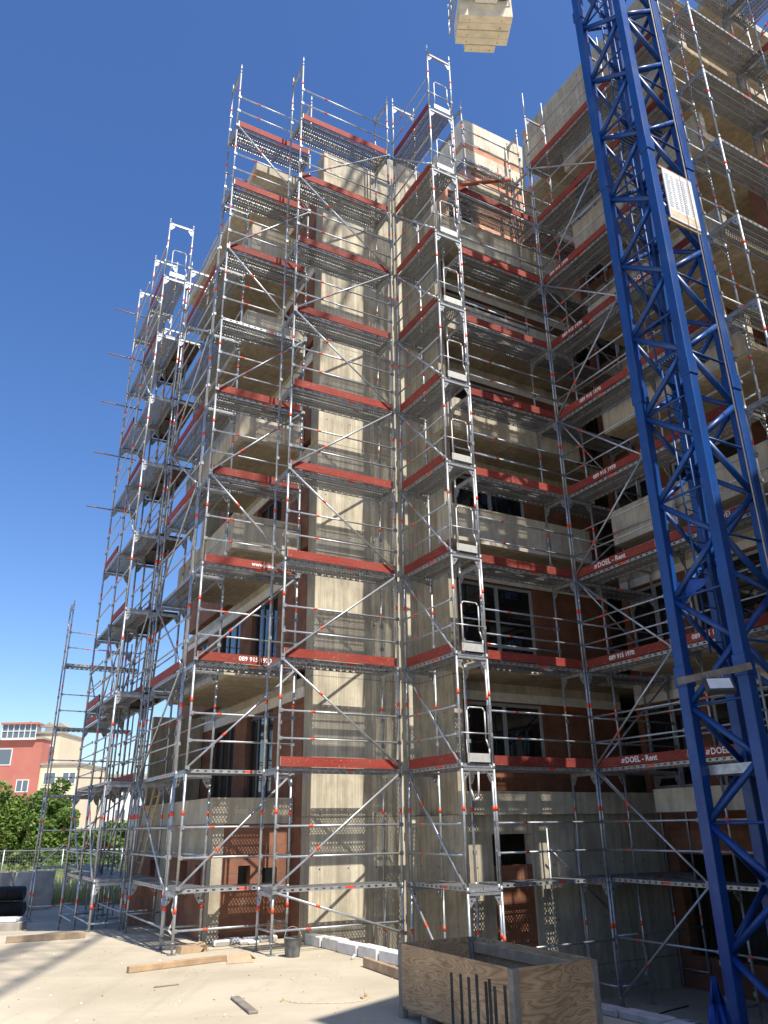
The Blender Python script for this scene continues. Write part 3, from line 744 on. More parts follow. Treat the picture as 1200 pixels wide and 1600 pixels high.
for s in (-1.5, 1.42):
    for i in range(11): b.tube(cjp(1 + i * .9, s, ZJ + .6), cjp(1 + i * .9, s, ZJ + 1.7), .02, 'steel_dull', 6)
    for zz in (1.15, 1.68): b.tube(cjp(1, s, ZJ + zz), cjp(10.2, s, ZJ + zz), .02, 'steel_dull', 6)
for i in range(11): b.tube(cjp(1 + i * .9, -1.5, ZJ + .62), cjp(1 + i * .9, 1.42, ZJ + .62), .03, 'blue', 6)
b.build('walkway_railing', cr)
ang_c, ang = ang, R_(67.2)
b = MB()
for s in (-.62, .62): cbox(-22, -1.0, s - .06, s + .06, ZT + .5, ZT + .65, 'blue', b)
b.tube(cjp(-22, 0, ZT + 1.6), cjp(-1, 0, ZT + 1.6), .07, 'blue', 8)
for i in range(21):
    for s in (-.62, .62): b.tube(cjp(-1 - i, s, ZT + .6), cjp(-1.5 - i, 0, ZT + 1.6), .03, 'blue', 6); b.tube(cjp(-1.5 - i, 0, ZT + 1.6), cjp(-2 - i, s, ZT + .6), .03, 'blue', 6)
b.build('jib', cr); ang = ang_c
CWP = Vector((4.68, 22.55)); cwa = R_(3.5)
iv = lambda p: ((p.x - W3(4.73, -5.3).x) * CU + (p.y - W3(4.73, -5.3).y) * SU, -(p.x - W3(4.73, -5.3).x) * SU + (p.y - W3(4.73, -5.3).y) * CU)
def wp(a, b, z):   # a across, b away from the mast
    q = Vector((CWP.x + a * math.cos(cwa) - b * math.sin(cwa), CWP.y + a * math.sin(cwa) + b * math.cos(cwa))); x, y = iv(q); return (x, y, z)
def wbox(a0, a1, b0, b1, z0, z1, k):
    return MB().hexa([wp(a0, b0, z0), wp(a1, b0, z0), wp(a1, b1, z0), wp(a0, b1, z0), wp(a0, b0, z1), wp(a1, b0, z1), wp(a1, b1, z1), wp(a0, b1, z1)], k)
for i in range(5):
    b0 = i * .34; hw = 1.13 if i < 4 else .68
    b = wbox(-hw - .03, hw - .05 * (i == 4), b0, b0 + .325, 34.0 + .03 * (i % 2), 35.2, 'cw')
    for a_ in (-.62 * hw, .6 * hw): b.tube(wp(a_, b0 + .2, 33.992 + .03 * (i % 2)), wp(a_, b0 + .2, 34.05), .04, 'darkgap', 8)
    b.build('counterweight_block', cr, bevel=.03)
b = MB()
for bb in (-.2, .45, 1.1): b.tube(wp(-1.42, bb, 34.1), wp(-1.42, bb, 36.2), .025, 'steel_dull', 6)
for zz in (34.15, 34.7, 35.25, 35.9): b.tube(wp(-1.42, -1.5, zz), wp(-1.42, 1.1, zz), .022, 'steel_dull', 6)
b.tube(wp(-1.42, 1.1, 34.3), wp(-1.42, 1.1, 35.0), .035, 'white_paint', 6)
b.build('side_railing', cr)
wbox(-.48, .48, -.5, -.02, 34.75, 35.6, 'white_paint').build('winch_housing', cr, bevel=.02)
wbox(-.95, -.6, -.6, -.02, 35.0, 35.6, 'blue').build('hanger', cr); wbox(.6, .95, -.6, -.02, 35.0, 35.6, 'blue').build('hanger', cr)
# load chart board, floodlight on a plank, blue rag, hoist rope
t = thing('load_chart_board', 'white load chart board fixed between two legs of the blue crane mast', 'sign', 4.92, -6.50, 12.62)
MB().box(0, .82, -.012, .012, 0, 1.24, 'foil').build('panel', t, bevel=.003)
b = MB()
for c in range(5):
    for r in range(17): 
        w = .09 if c else .13
        b.box(.05 + c * .15, .05 + c * .15 + w * random.uniform(.6, 1), -.0145, -.0125, .30 + r * .05, .315 + r * .05, 'steel_dull')
b.build('printed_table', t)
MB().box(.03, .79, -.0145, -.0125, .06, .22, 'rope').build('printed_band', t)
for zz in (-.03, 1.27): MB().bar((-.05, .03, zz), (.87, .03, zz), .04, .06, 'board').build('batten', t)
t = thing_w('floodlight', 'grey floodlight hung on a plank across the blue crane mast', 'lamp', 4.74, 11.25, 3.90, R_(-6))
MB().bar((-.52, .03, .06), (.54, .03, .25), .04, .1, 'board_old').build('plank', t)
b = MB(); b.hexa([(-.2, -.24, -.12), (.2, -.24, -.12), (.2, -.18, -.18), (-.2, -.18, -.18), (-.2, -.09, .08), (.2, -.09, .08), (.2, -.03, .04), (-.2, -.03, .04)], 'grey_board'); b.build('housing', t, bevel=.006)
n_ = Vector((0, -.26, .16)).normalized()
b = MB(); q = [Vector((-.16, -.222, -.096)), Vector((.16, -.222, -.096)), Vector((.16, -.108, .056)), Vector((-.16, -.108, .056))]; nn = (q[1] - q[0]).cross(q[3] - q[0]).normalized()
if nn.y > 0: nn = -nn
q = [c + nn * .004 for c in q]; b.hexa([*q, *[c + nn * .006 for c in q]], 'white_paint'); b.build('lens', t)  # bright white stands in for the reflection in the lamp glass
MB().tube((-.1, -.03, 0), (-.1, 0, .15), .012, 'steel_dull').tube((.1, -.03, 0), (.1, 0, .15), .012, 'steel_dull').build('bracket', t)
b = MB()
for i in range(6):
    x0, x1 = i * .11, (i + 1) * .11; f = lambda i: .04 * math.sin(i * 1.7)
    b.quad((x0, f(i), 0 - i * .015), (x1, f(i + 1), -(i + 1) * .015), (x1, f(i + 1) + .03, -.42 + (i + 1) * .05), (x0, f(i) + .03, -.42 + i * .05), 'flag')
rag = b.build('blue_rag'); rag.location = W3(4.77, -5.36, 5.75); rag.rotation_euler = (0, 0, AL - math.pi / 2); tag(rag, 'bright blue rag tied inside the crane mast above the floodlight', 'cloth')
md = rag.modifiers.new('thick', 'SOLIDIFY'); md.thickness = .004
rp = MB().tube((0, 0, 1.5), (0, 0, ZT), .011, 'rope', 6).build('hoist_rope'); rp.location = W3(5.42, -6.65, 0); tag(rp, 'thin pale rope hanging straight down beside the crane mast', 'rope')

# ------------------------------------------------------------------ small things on the scaffold
b = MB(); pts = []
for i in range(26):
    t_ = i / 25; pts.append((.02 * math.sin(t_ * 9), .02 * math.cos(t_ * 7), 2.6 - 1.5 * t_ if t_ < .85 else 1.32 + .1 * math.sin(t_ * 30)))
r_ = MB().path([(.0, 0, 1.05), (.01, .02, .9), (-.02, 0, .75), (.02, .01, .62), (-.01, .02, .5)], .016, 'rope').path([(-.01, .02, .5), (.05, 0, .42), (.02, -.03, .36), (-.05, 0, .42), (-.01, .03, .52), (.04, .02, .6)], .016, 'rope').build('tied_rope')
r_.location = W3(-1.41, 1.06, 0.05); tag(r_, 'knotted pale rope tied low on the front left scaffold post', 'rope')
hz = MB().path([(0, 0, 5.0), (.0, 0, 3.6), (.02, 0, 2.7), (.1, 0, 2.5), (.2, .0, 2.55), (.22, 0, 3.0)], .018, 'white_paint').build('white_hose', smooth=True)
hz.location = W3(3.35, -1.2, 0); hz.rotation_euler = (0, 0, AL); tag(hz, 'pale hose looped below the lowest white end gate', 'hose')
pp = MB().tube((3.72, -1.66, 17.14), (5.74, -1.22, 18.66), .055, 'pvc', 12).build('orange_pipe', smooth=True)
pp.location = W3(0, 0, 0); pp.rotation_euler = (0, 0, AL); tag(pp, 'orange plastic pipe laid slanting across an upper scaffold bay', 'pipe')

# ------------------------------------------------------------------ yard
def gh(a, b): return GZ - .085 * min(5, max(0, b - 5.6)) 
gm = bpy.data.meshes.new('ground'); vs = []; fs = []
def edge(y): return 1.26 + (1 - min(2.0, max(-30, y))) * .07
xl = [-400, -120, -60, -30, -20] + [-16 + i for i in range(17)]
xr = [.01, 1, 2, 4, 8, 14, 24, 50, 120, 400]
ysl = [-200, -80, -40, -30, -20] + [-16 + i * .8 for i in range(50)] + [26, 30, 40, 60, 100, 180, 400, 800]
for y in ysl:
    dn = 0 if y < 30 else min(6, (y - 30) * .05)
    for x in xl: vs.append(tuple(W3(x, y, gh(x, y) - dn)))
    vs.append(tuple(W3(edge(y), y, gh(1, y) - dn)))
    for x in [0] + xr: vs.append(tuple(W3(edge(y) + x, y, PZ - dn)))
n = len(xl) + 2 + len(xr)
for j in range(len(ysl) - 1):
    for i in range(n - 1): fs.append((j*n+i, j*n+i+1, (j+1)*n+i+1, (j+1)*n+i))
gm.from_pydata(vs, [], fs); gm.materials.append(M['ground']); g = put('ground', gm); kind(g, 'structure')
# row of aerated blocks laid along the edge of the pier pit
lab = ['white aerated block at the far end of the row, beside the bucket', 'second white aerated block from the far end of the row', 'third white aerated block from the far end of the row', 'white aerated block in the middle of the row on the ground',
       'white aerated block just left of the brown timber offcut', 'white aerated block whose end disappears behind the plywood crate', 'pale aerated block in the shade, first to the right of the crate', 'pale aerated block in the shade, right of another and close to the crate', 'pale shaded aerated block nearest the blue banner']
for i, v0 in enumerate([.95 - k * .62 for k in range(6)] + [-5.75, -6.37, -6.99]):
    o = MB().box(-.11, .11, -.295, .295, 0, (.17 if i < 6 else .07) + .01 * (i % 2), 'ytong' if i < 6 else 'shaded_block').build('aerated_block', bevel=.012)  # last three take the copy of the block colour darkened for shade
    o.location = W3(edge(v0 - .3) - .14 + .02 * math.sin(i * 2.1), v0 - .3, GZ); o.rotation_euler = (0, 0, AL + R_(random.uniform(-2, 2) + 4)); tag(o, lab[i], 'block', 'white blocks laid in a row')
def plank(name, label, p, q, w, h, mat, tilt=0., cat='plank'):
    p = Vector(p); q = Vector(q); L = (q - p).length
    o = MB().box(0, L, -w/2, w/2, 0, h, mat).build(name, bevel=.006); o.location = p; o.rotation_euler = (tilt, -math.asin((q.z - p.z) / L), math.atan2(q.y - p.y, q.x - p.x)); return tag(o, label, cat)
def wz(a, b, z=GZ): return W3(a, b, z)
plank('timber_offcut', 'brown timber offcut lying beside the white blocks, end behind the crate', wz(.80, -1.85, GZ + .002), wz(.70, -3.4, GZ + .002), .07, .13, 'board')
plank('timber_beam', 'long weathered beam lying at the left edge of the yard', (-7.35, 16.75, GZ + .002), (-6.05, 17.35, GZ + .002), .09, .11, 'beam')
plank('wooden_post', 'long pale timber with plaster marks lying on the open ground', wz(-2.40, -.36, GZ + .003), wz(-.80, -.08, GZ + .003), .09, .085, 'board')
plank('wood_offcut', 'short grey wood offcut lying alone in the foreground', wz(-1.66, -3.05, GZ + .002), wz(-1.76, -4.0, GZ + .002), .11, .03, 'board_old')
plank('wood_splinter', 'tiny wood splinter on the ground left of the grey offcut', wz(-2.35, -1.75, GZ + .002), wz(-2.0, -1.72, GZ + .002), .03, .015, 'board_old', 0, 'splinter')
t = thing('cardboard_sheet', 'torn folded piece of brown cardboard at the end of the pale timber', 'cardboard', -.72, -.28, GZ + .002, R_(-20))
b = MB(); b.quad((-.12, -.2, 0), (.3, -.12, .0), (.22, .16, .1), (-.1, .14, .1), 'card'); b.quad((-.1, .14, .1), (.22, .16, .1), (.34, .3, .0), (-.06, .34, .0), 'card')
o = b.build('folded_sheet', t); o.modifiers.new('thick', 'SOLIDIFY').thickness = .006
t = thing('cardboard_box', 'flattened cardboard box on the ground under the left scaffold bay', 'box', -1.02, 1.15, GZ + .002, R_(10))
MB().prism([(-.24, 0), (.13, 0), (.24, .11), (.2, .0), (.26, 0), (.3, .02), (.2, .15), (.1, .11), (-.22, .11)], -.1, .1, 'card').build('body', t)
# bucket
t = thing('mortar_bucket', 'black mortar bucket with splashed sides beside the white blocks', 'bucket', .26, -.30, GZ + .001)
b = MB(); N = 24; prof = [(.118, 0), (.13, .1), (.146, .27), (.152, .275), (.152, .285), (.142, .285), (.125, .1), (.112, .02), (0.001, .02)]
for (r0, z0), (r1, z1) in zip(prof[:-1], prof[1:]):
    for j in range(N):
        a0, a1 = 2*math.pi*j/N, 2*math.pi*(j+1)/N
        b.quad((r0*math.cos(a0), r0*math.sin(a0), z0), (r0*math.cos(a1), r0*math.sin(a1), z0), (r1*math.cos(a1), r1*math.sin(a1), z1), (r1*math.cos(a0), r1*math.sin(a0), z1), 'bucket')
o = b.build('tub', t); me = o.data
bm = bmesh.new(); bm.from_mesh(me); bmesh.ops.remove_doubles(bm, verts=bm.verts, dist=.0005); bmesh.ops.recalc_face_normals(bm, faces=bm.faces)
for f in bm.faces: f.smooth = True
bm.to_mesh(me); bm.free()
pts = [(.15*math.cos(a), .06*math.sin(a) - .02, .27 + .17*math.sin(a)) for a in [math.pi*i/12 for i in range(13)]]
MB().path(pts, .005, 'steel').build('handle', t)
MB().tube((0, 0, .19), (0, 0, .20), .131, 'cement', 20).build('mortar', t)
# crate
t = thing('plywood_crate', 'large open plywood crate with black slots in its side, in the foreground', 'crate', -.43, -7.15, GZ)
cw_, cl_, ch = 1.04, 2.12, .73; z0 = .11
th = .02
b = MB(); 
b.box(-.0, th, .07, cl_ - .07, z0, ch, 'ply'); b.build('side_panel', t, bevel=.002)
MB().box(cw_ - th, cw_, .07, cl_ - .07, z0, ch, 'ply').build('side_panel', t, bevel=.002)
MB().box(.07, cw_ - .07, 0, th, z0, ch, 'ply').build('end_panel', t, bevel=.002)
MB().box(.07, cw_ - .07, cl_ - th, cl_, z0, ch, 'ply').build('end_panel', t, bevel=.002)
MB().box(.02, cw_ - .02, .02, cl_ - .02, z0 - .02, z0 - .001, 'ply').build('floor_panel', t)
for x in (0, cw_ - .07):
    for y in (0, cl_ - .07): MB().box(x - .004, x + .074, y - .004, y + .074, 0, ch - .005, 'board_old').build('corner_post', t, bevel=.004)
MB().box(cw_ - .06, cw_ - th - .001, .1, cl_ - .1, ch - .16, ch - .05, 'board').build('inner_rail', t, bevel=.003)
for y in (.5, 1.05, 1.6): MB().box(.0, cw_, y - .05, y + .05, 0, z0 - .021, 'board_old').build('skid', t)
b = MB()
for i, y in enumerate((.13, .29, .37, .43, .58, .72, .86, 1.03)):
    b.box(-.0035, -.0005, y - .022, y + .022, z0 + .01, z0 + (.47, .44, .49, .46, .50, .46, .47, .46)[i], 'darkgap')
b.build('slot_strip', t)
MB().box(.06, .1, 1.2, 1.3, z0, ch - .05, 'board').build('batten', t); MB().box(.3, .4, cl_ - .06, cl_ - th - .001, z0, ch - .06, 'board').build('batten', t)
# anchors in the ground
for (a_, b_, s, lb) in ((-1.21, -3.54, .6, 'small anchor bolt standing in the ground near the grey offcut'), (-.27, -3.92, 1.0, 'larger anchor bolt with a washer plate near the crate')):
    t = thing('anchor_bolt', lb, 'bolt', a_, b_, GZ, 0, 'anchor bolts in the yard')
    MB().tube((0, 0, 0), (0, 0, .09 * s), .018 * s, 'tan', 8).build('pin', t); MB().box(-.06*s, .06*s, -.04*s, .04*s, 0.001, .02*s, 'tan').build('washer', t)
st = MB().tube((0, 0, 0), (.05, 0, .08), .03, 'ytong', 7, .012).build('plaster_lump'); st.location = W3(.93, -1.15, GZ); tag(st, 'small white plaster lump on the ground by the block row', 'lump')
rr = random.Random(21); b = MB()
for i in range(900):
    a_ = rr.uniform(-5.5, 3.0); v_ = rr.uniform(-6.5, 3.5); sz = rr.choice((.005, .006, .008, .009, .011, .015)) * rr.uniform(.7, 1.3); p_ = W3(a_, v_, GZ)
    if -.55 < a_ < .7 and -7.3 < v_ < -4.9 or a_ > edge(v_) - .35: continue
    i0 = len(b.v); t0 = rr.uniform(0, 6.28); k_ = b.mi(('cement', 'board_old', 'ytong')[rr.choice((0, 0, 0, 0, 1, 1, 1, 1, 2))])
    for k in range(4): b.v.append((p_.x + sz * math.cos(t0 + k * 1.57) * rr.uniform(.7, 1.3), p_.y + sz * math.sin(t0 + k * 1.57) * rr.uniform(.7, 1.3), GZ + .001))
    b.v.append((p_.x, p_.y, GZ + sz * rr.uniform(.6, 1.1)))
    for k in range(4): b.f.append((i0 + k, i0 + (k + 1) % 4, i0 + 4)); b.m.append(k_)
grit = b.build('scattered_grit'); kind(grit, 'stuff'); tag(grit, 'small stones and crumbs scattered over the yard', 'grit')
# concrete pipes and corrugated pipe at the left
def ring(name, label, x, y, z, r, h, mat, group):
    t = thing_w(name, label, 'pipe', x, y, z, 0, group); b = MB(); N = 36
    for (r0, z0), (r1, z1) in zip([(r, 0), (r, h), (r - .1, h), (r - .1, .02)], [(r, h), (r - .1, h), (r - .1, .02), (.01, .02)]):
        for j in range(N):
            a0, a1 = 2*math.pi*j/N, 2*math.pi*(j+1)/N
            b.quad((r0*math.cos(a0), r0*math.sin(a0), z0), (r0*math.cos(a1), r0*math.sin(a1), z0), (r1*math.cos(a1), r1*math.sin(a1), z1), (r1*math.cos(a0), r1*math.sin(a0), z1), mat)
    o = b.build('shell', t); bm = bmesh.new(); bm.from_mesh(o.data); bmesh.ops.remove_doubles(bm, verts=bm.verts, dist=.001); bmesh.ops.recalc_face_normals(bm, faces=bm.faces)
    for f in bm.faces: f.smooth = abs(f.normal.z) < .5
    bm.to_mesh(o.data); bm.free(); return t
ring('concrete_ring', 'grey concrete manhole ring nearest the scaffold legs', -11.95, 28.75, -.34, .62, 1.16, 'cement', 'concrete manhole rings')
ring('concrete_ring', 'pale concrete manhole ring cut by the left edge of the photo', -13.32, 28.85, -.34, .62, 1.14, 'cement', 'concrete manhole rings')
for zc, xe, lb in ((-.11, -11.2, 'lower of two black corrugated drain pipes stacked at the left edge'), (.31, -11.26, 'upper of two black corrugated drain pipes stacked at the left edge')):
    t = thing_w('corrugated_pipe', lb, 'pipe', xe, 26.55, zc, R_(3), 'corrugated drain pipes')
    b = MB(); x = -2.0
    while x < -.05:
        b.tube((x, 0, 0), (x + .035, 0, 0), .18, 'rubber', 22, .215, False); b.tube((x + .035, 0, 0), (x + .07, 0, 0), .215, 'rubber', 22, .18, False); x += .07
    b.tube((x - 1.9, 0, 0), (x, 0, 0), .17, 'darkgap', 22, .17, True); b.build('ribbed_wall', t)
t = thing_w('film_stack', 'stack of film-wrapped slabs in front of the corrugated pipes', 'stack', -9.68, 22.95, -.325, R_(6))
MB().box(-1.4, .0, -.3, .3, 0, .2, 'cement').build('slab', t, bevel=.01); MB().box(-1.4, -.12, -.28, .28, .205, .30, 'foil').build('film', t, bevel=.02)
# wooden ladder leaning at the left facade
t = thing('wooden_ladder', 'thin wooden ladder leaning against the left facade behind the scaffold posts', 'ladder', -.85, 6.9, 1.12, 0)
for y in (0, -.62): MB().bar((0, y, 0), (.12, y - 1.05, 2.15), .04, .06, 'tan').build('rail', t)
b = MB()
for i in range(1, 9):
    k = i / 9; b.tube((.12*k, -1.05*k, 2.15*k), (.12*k, -.62 - 1.05*k, 2.15*k), .013, 'tan', 6)
b.build('rungs', t)
# rubble bag, rebar offcuts, kerb and cable at the bottom right
t = thing('banner_bag', 'crumpled blue banner with white letters slumped by the crane leg', 'banner', 3.30, -6.22, PZ, R_(-50)); t.scale = (.95, .95, 1.38)
b = MB(); rows = [(0, .26, .0), (.3, .2, .07), (.55, .17, .02), (.78, .10, .08), (1.0, .02, .02)]
for (z0, w0, o0), (z1, w1, o1) in zip(rows[:-1], rows[1:]):
    for k in range(6):
        f = lambda s, w, o: (w * (s / 3 - 1), o + .07 * math.sin(s * 2.3 + o * 40))
        x0, y0 = f(k, w0, o0); x1, y1 = f(k + 1, w0, o0); x2, y2 = f(k + 1, w1, o1); x3, y3 = f(k, w1, o1)
        b.quad((x0, y0, z0), (x1, y1, z0), (x2, y2, z1), (x3, y3, z1), 'flag')
o = b.build('fabric', t, smooth='all'); o.modifiers.new('thick', 'SOLIDIFY').thickness = .006
tm = put('lettering', text_mesh('GL', .13, 'white_paint'), t, (-.12, -.17, .60)); tm.rotation_euler = (R_(80), R_(28), 0)
t = thing('rebar_mesh', 'bundle of thin black reinforcement bars behind the crane leg', 'rebar', 4.6, -5.9, PZ, 0)
b = MB()
for i in range(10): b.tube((i * .12, 0, 0), (i * .12 + random.uniform(-.1, .1), random.uniform(-.1, .1), random.uniform(.8, 1.3)), .006, 'rubber', 5)
for zz in (.3, .6): b.tube((-.1, 0, zz), (1.3, .05, zz + .05), .006, 'rubber', 5)
b.build('bars', t)
fb = MB(); rr = random.Random(3)
for i in range(9):
    x, y = rr.uniform(-.3, .3), rr.uniform(-.12, .12); fb.quad((x - .14, y - .07, .01), (x + .1, y - .09, .03 + rr.random()*.03), (x + .15, y + .06, .02), (x - .1, y + .08, .05*rr.random() + .01), 'foil')
fo = fb.build('plastic_film'); fo.location = W3(6.2, -2.9, PZ + .004); fo.rotation_euler = (0, 0, .3); tag(fo, 'crumpled clear plastic film on the shaded ground', 'film'); fo.modifiers.new('thick', 'SOLIDIFY').thickness = .003
cb_ = MB().path([(0, 0, .012), (.5, .1, .012), (1.0, .05, .014), (1.6, .22, .012), (2.2, .3, .012)], .012, 'rubber').build('black_cable'); cb_.location = W3(5.2, -2.3, PZ); cb_.rotation_euler = (0, 0, AL); tag(cb_, 'black cable trailing over the shaded ground behind the crate', 'cable')
wires = MB().path([(.5*math.cos(a), .22*math.sin(a), .006) for a in [math.pi + i*math.pi/14 for i in range(15)]], .004, 'rope', 5).build('wire_loop'); wires.location = W3(-.72, -3.75, GZ + .002); wires.rotation_euler = (0, 0, AL - .5); tag(wires, 'thin bent wire loop lying on the sunlit ground', 'wire')
t = thing('rubble_heap', 'heap of white rubble sacks and blocks under the left scaffold bay', 'rubble', .15, 1.55, GZ)
rr = random.Random(5); b = MB()
for i in range(7):
    x, y = rr.uniform(-.5, .5), rr.uniform(-.1, .25); s = rr.uniform(.08, .18); b.box(x - s, x + s, y - s*.6, y + s*.6, 0.002 + i * .0007, s * .6 + i * .001, 'cement' if i % 3 else 'foil')
b.build('pile', t, bevel=.03)

# ------------------------------------------------------------------ trees, fence, far houses
def leaf_cloud(blobs, n, size, key, seed):
    rr = random.Random(seed); b = MB(); m = b.mi(key); tot = sum(r[3]*r[4]*r[5] for r in blobs)
    for (cx, cy, cz, rx, ry, rz) in blobs:
        for i in range(int(n * rx*ry*rz / tot)):
            while True:
                d = Vector((rr.uniform(-1, 1), rr.uniform(-1, 1), rr.uniform(-1, 1)))
                if .25 < d.length < 1: break
            if rr.random() < .6: d = d.normalized() * rr.uniform(.75, 1.05)
            p = Vector((cx + d.x*rx, cy + d.y*ry, cz + d.z*rz)); s = size * rr.uniform(.5, 1.3)
            a = Vector((rr.gauss(0, 1), rr.gauss(0, 1), rr.gauss(0, .5))).normalized(); c = a.cross(Vector((rr.gauss(0, 1), rr.gauss(0, 1), rr.gauss(0, 1)))).normalized()
            i0 = len(b.v); b.v += [tuple(p - a*s), tuple(p + c*s*.55), tuple(p + a*s), tuple(p - c*s*.55)]; b.f.append((i0, i0+1, i0+2, i0+3)); b.m.append(m)
    return b
def tree(label, x, y, z, h, w, seed, key='leaf', n=15000, leaf=.115):
    rr = random.Random(seed); t = thing_w('leafy_tree', label, 'tree', x, y, z, 0, 'trees behind the yard fence')
    b = MB(); b.tube((0, 0, 0), (.1, .05, h*.45), .16, 'bark', 9, .09)
    for i in range(7):
        a = rr.uniform(0, 6.28); b.tube((.06, .03, h*(.22 + .03*i)), (w*.6*math.cos(a), w*.6*math.sin(a), h*(.5 + .06*i)), .06, 'bark', 6, .015)
    b.build('trunk', t)
    blobs = [(0, 0, h*.55, w*.6, w*.6, h*.3)]
    for i in range(13):
        a = rr.uniform(0, 6.28); q = rr.uniform(.35, .85); zz = rr.uniform(.2, .9); r = rr.uniform(.22, .4) * (1.1 - .45*zz)
        blobs.append((w*q*math.cos(a)*(1.15 - .6*zz), w*q*math.sin(a)*(1.15 - .6*zz), h*zz, w*r, w*r, w*r*.8))
    leaf_cloud(blobs, n, leaf, key, seed + 50).build('crown', t)
DT = 44
for (kx, lab_, h, w, sd, key) in ((-.475, 'broad tree at the left edge below the red house', 6.6, 2.6, 1, 'leaf'), (-.437, 'dense round tree left of the low scaffold tower', 6.4, 2.3, 2, 'leaf2'), (-.405, 'tree directly behind the low scaffold tower', 5.0, 2.1, 3, 'leaf'),
        (-.372, 'tree seen through the legs of the left scaffold', 4.4, 2.0, 4, 'leaf2'), (-.338, 'rightmost tree, half hidden by the building corner', 4.4, 2.0, 5, 'leaf')):
    tree(lab_, kx * DT, DT + (sd % 3), -1.6 + (.3 if sd == 2 else 0), h, w, sd, key)
for (kx, sd, lab_) in ((-.455, 11, 'light green bush behind the wire fence at the left edge'), (-.39, 12, 'bush growing behind the wire fence beside the scaffold'), (-.345, 13, 'bush behind the ground floor corner of the building')):
    t = thing_w('bush', lab_, 'bush', kx * 40, 40, -.8, 0, 'bushes behind the fence'); leaf_cloud([(0, 0, .7, 1.4, .9, .8), (.9, .2, .5, .9, .8, .6), (-1, -.1, .6, .9, .8, .7)], 2200, .12, 'leaf', sd).build('foliage', t)
# meadow strip
rr = random.Random(9); b = MB(); m = b.mi('weed')
for i in range(15000):
    k = rr.uniform(-.52, -.26); y = rr.uniform(30, 38); x = k * y; h = rr.uniform(.35, 1.0) * (1.0 if rr.random() < .8 else 1.35); a = rr.uniform(0, 6.28); l = rr.uniform(-.3, .3)
    z = -.42; i0 = len(b.v); w_ = rr.uniform(.012, .03)
    b.v += [(x - w_*math.cos(a), y - w_*math.sin(a), z), (x + w_*math.cos(a), y + w_*math.sin(a), z), (x + l*h, y + rr.uniform(-.2, .2)*h, z + h)]; b.f.append((i0, i0+1, i0+2)); b.m.append(m)
gr = b.build('meadow_grass'); kind(gr, 'stuff'); tag(gr, 'tall dry meadow grass and weeds beyond the yard', 'grass')
t = thing_w('wire_fence', 'low wire mesh fence in front of the trees at the left', 'fence', 0, 37, -.4, 0)
for i in range(5): 
    x = -19.5 + i * 2.6; MB().tube((x, 0, 0), (x, 0, 1.75), .03, 'steel', 8).build('fence_post', t)
b = MB(); b.tube((-20, 0, 1.7), (-9, 0, 1.7), .02, 'steel', 6)
for i in range(100): b.tube((-20 + i*.11, 0, .1), (-20 + i*.11, 0, 1.7), .004, 'steel_dull', 4, None, False)
for i in range(12): b.tube((-20, 0, .15 + i*.13), (-9, 0, .15 + i*.13), .004, 'steel_dull', 4, None, False)
b.build('mesh_panel', t)
# far apartment houses
def far_house(label, x0, y0, wid, dep, z0, z1, mat, wins, rot=0., roofb=None, name='apartment_house'):
    t = thing_w(name, label, 'building', x0, y0, 0, rot, 'apartment houses beyond the trees')
    MB().box(0, wid, 0, dep, z0, z1, mat).build('wall', t)
    MB().box(-.2, wid + .2, -.25, dep + .2, z1 + .005, z1 + .3, 'cement').build('roof_edge', t)
    for (x, z, w, h) in wins:
        f = MB().box(x - w/2, x - w/2 + .12, -.08, .02, z, z + h, 'white_paint').box(x + w/2 - .12, x + w/2, -.08, .02, z, z + h, 'white_paint').box(x - w/2 + .12, x + w/2 - .12, -.08, .02, z, z + .12, 'white_paint').box(x - w/2 + .12, x + w/2 - .12, -.08, .02, z + h - .12, z + h, 'white_paint').box(x - .07, x + .07, -.075, .02, z + .12, z + h - .12, 'white_paint').build('window', t)
        put('pane', MB().box(x - w/2 + .05, x + w/2 - .05, -.045, .015, z + .05, z + h - .05, 'glass_far').mesh('pane'), f)
    for (x, w, h) in (roofb or []):
        c = MB().box(x, x + w, 2, 4, z1 + .31, z1 + .31 + h, 'wfar').build('chimney', t); put('cap', MB().prism([(x - .4, z1 + .315 + h), (x + w + .4, z1 + .315 + h), (x + w/2, z1 + 1.1 + h)], 1.6, 4.4, 'cement').mesh('cap'), c)
    return t
Y0 = 130
def sx_(px): return ((px - 600) / 1207.6 - 0.0) 
far_house('dark red apartment house with a glazed top balcony, far left', -66.5, Y0, 10.6, 12, -14, 16.0, 'rfar', [(8.6, -1.2 + 3*i, 1.5, 1.6) for i in range(-1, 3)] + [(2.8, 7.9, 2.6, 1.9), (8.3, 7.9, 2.0, 1.9), (4.0, 12.2, 5.5, 2.6)][:2] + [(3.4, 12.0, 5.0, 2.6)], 0, None)
far_house('cream apartment house joined to the right of the dark red one', -55.9, Y0 + .5, 6.4, 12, -14, 12.0, 'cfar', [(xx, -3.6 + 3*i, 1.5, 1.6) for i in range(0, 4) for xx in (1.7, 4.6)] + [(1.7, 9.0, 2.0, 1.9), (4.8, 9.0, 2.2, 1.9)])
far_house('cream penthouse storey with white chimneys above the red house', -63, Y0 + 3, 8.6, 10, 12.0, 17.2, 'cfar', [(7.0, 12.6, 1.6, 2.6)], 0, [(-1.0, 2.0, .9), (1.5, 2.0, 1.2), (5.0, 1.6, 1.0), (7.0, 1.2, 1.0)])
far_house('white house glimpsed through the left scaffold legs', -36, Y0 - 25, 12, 12, -14, 8.5, 'wfar', [(xx, -3.0 + 3*i, 1.5, 1.6) for i in range(0, 4) for xx in (2.0, 5.0, 8.5)])
t = thing_w('glazed_balcony', 'glazed penthouse balcony bay on top of the red house', 'balcony', -62.6, Y0 - .6, 0, 0)
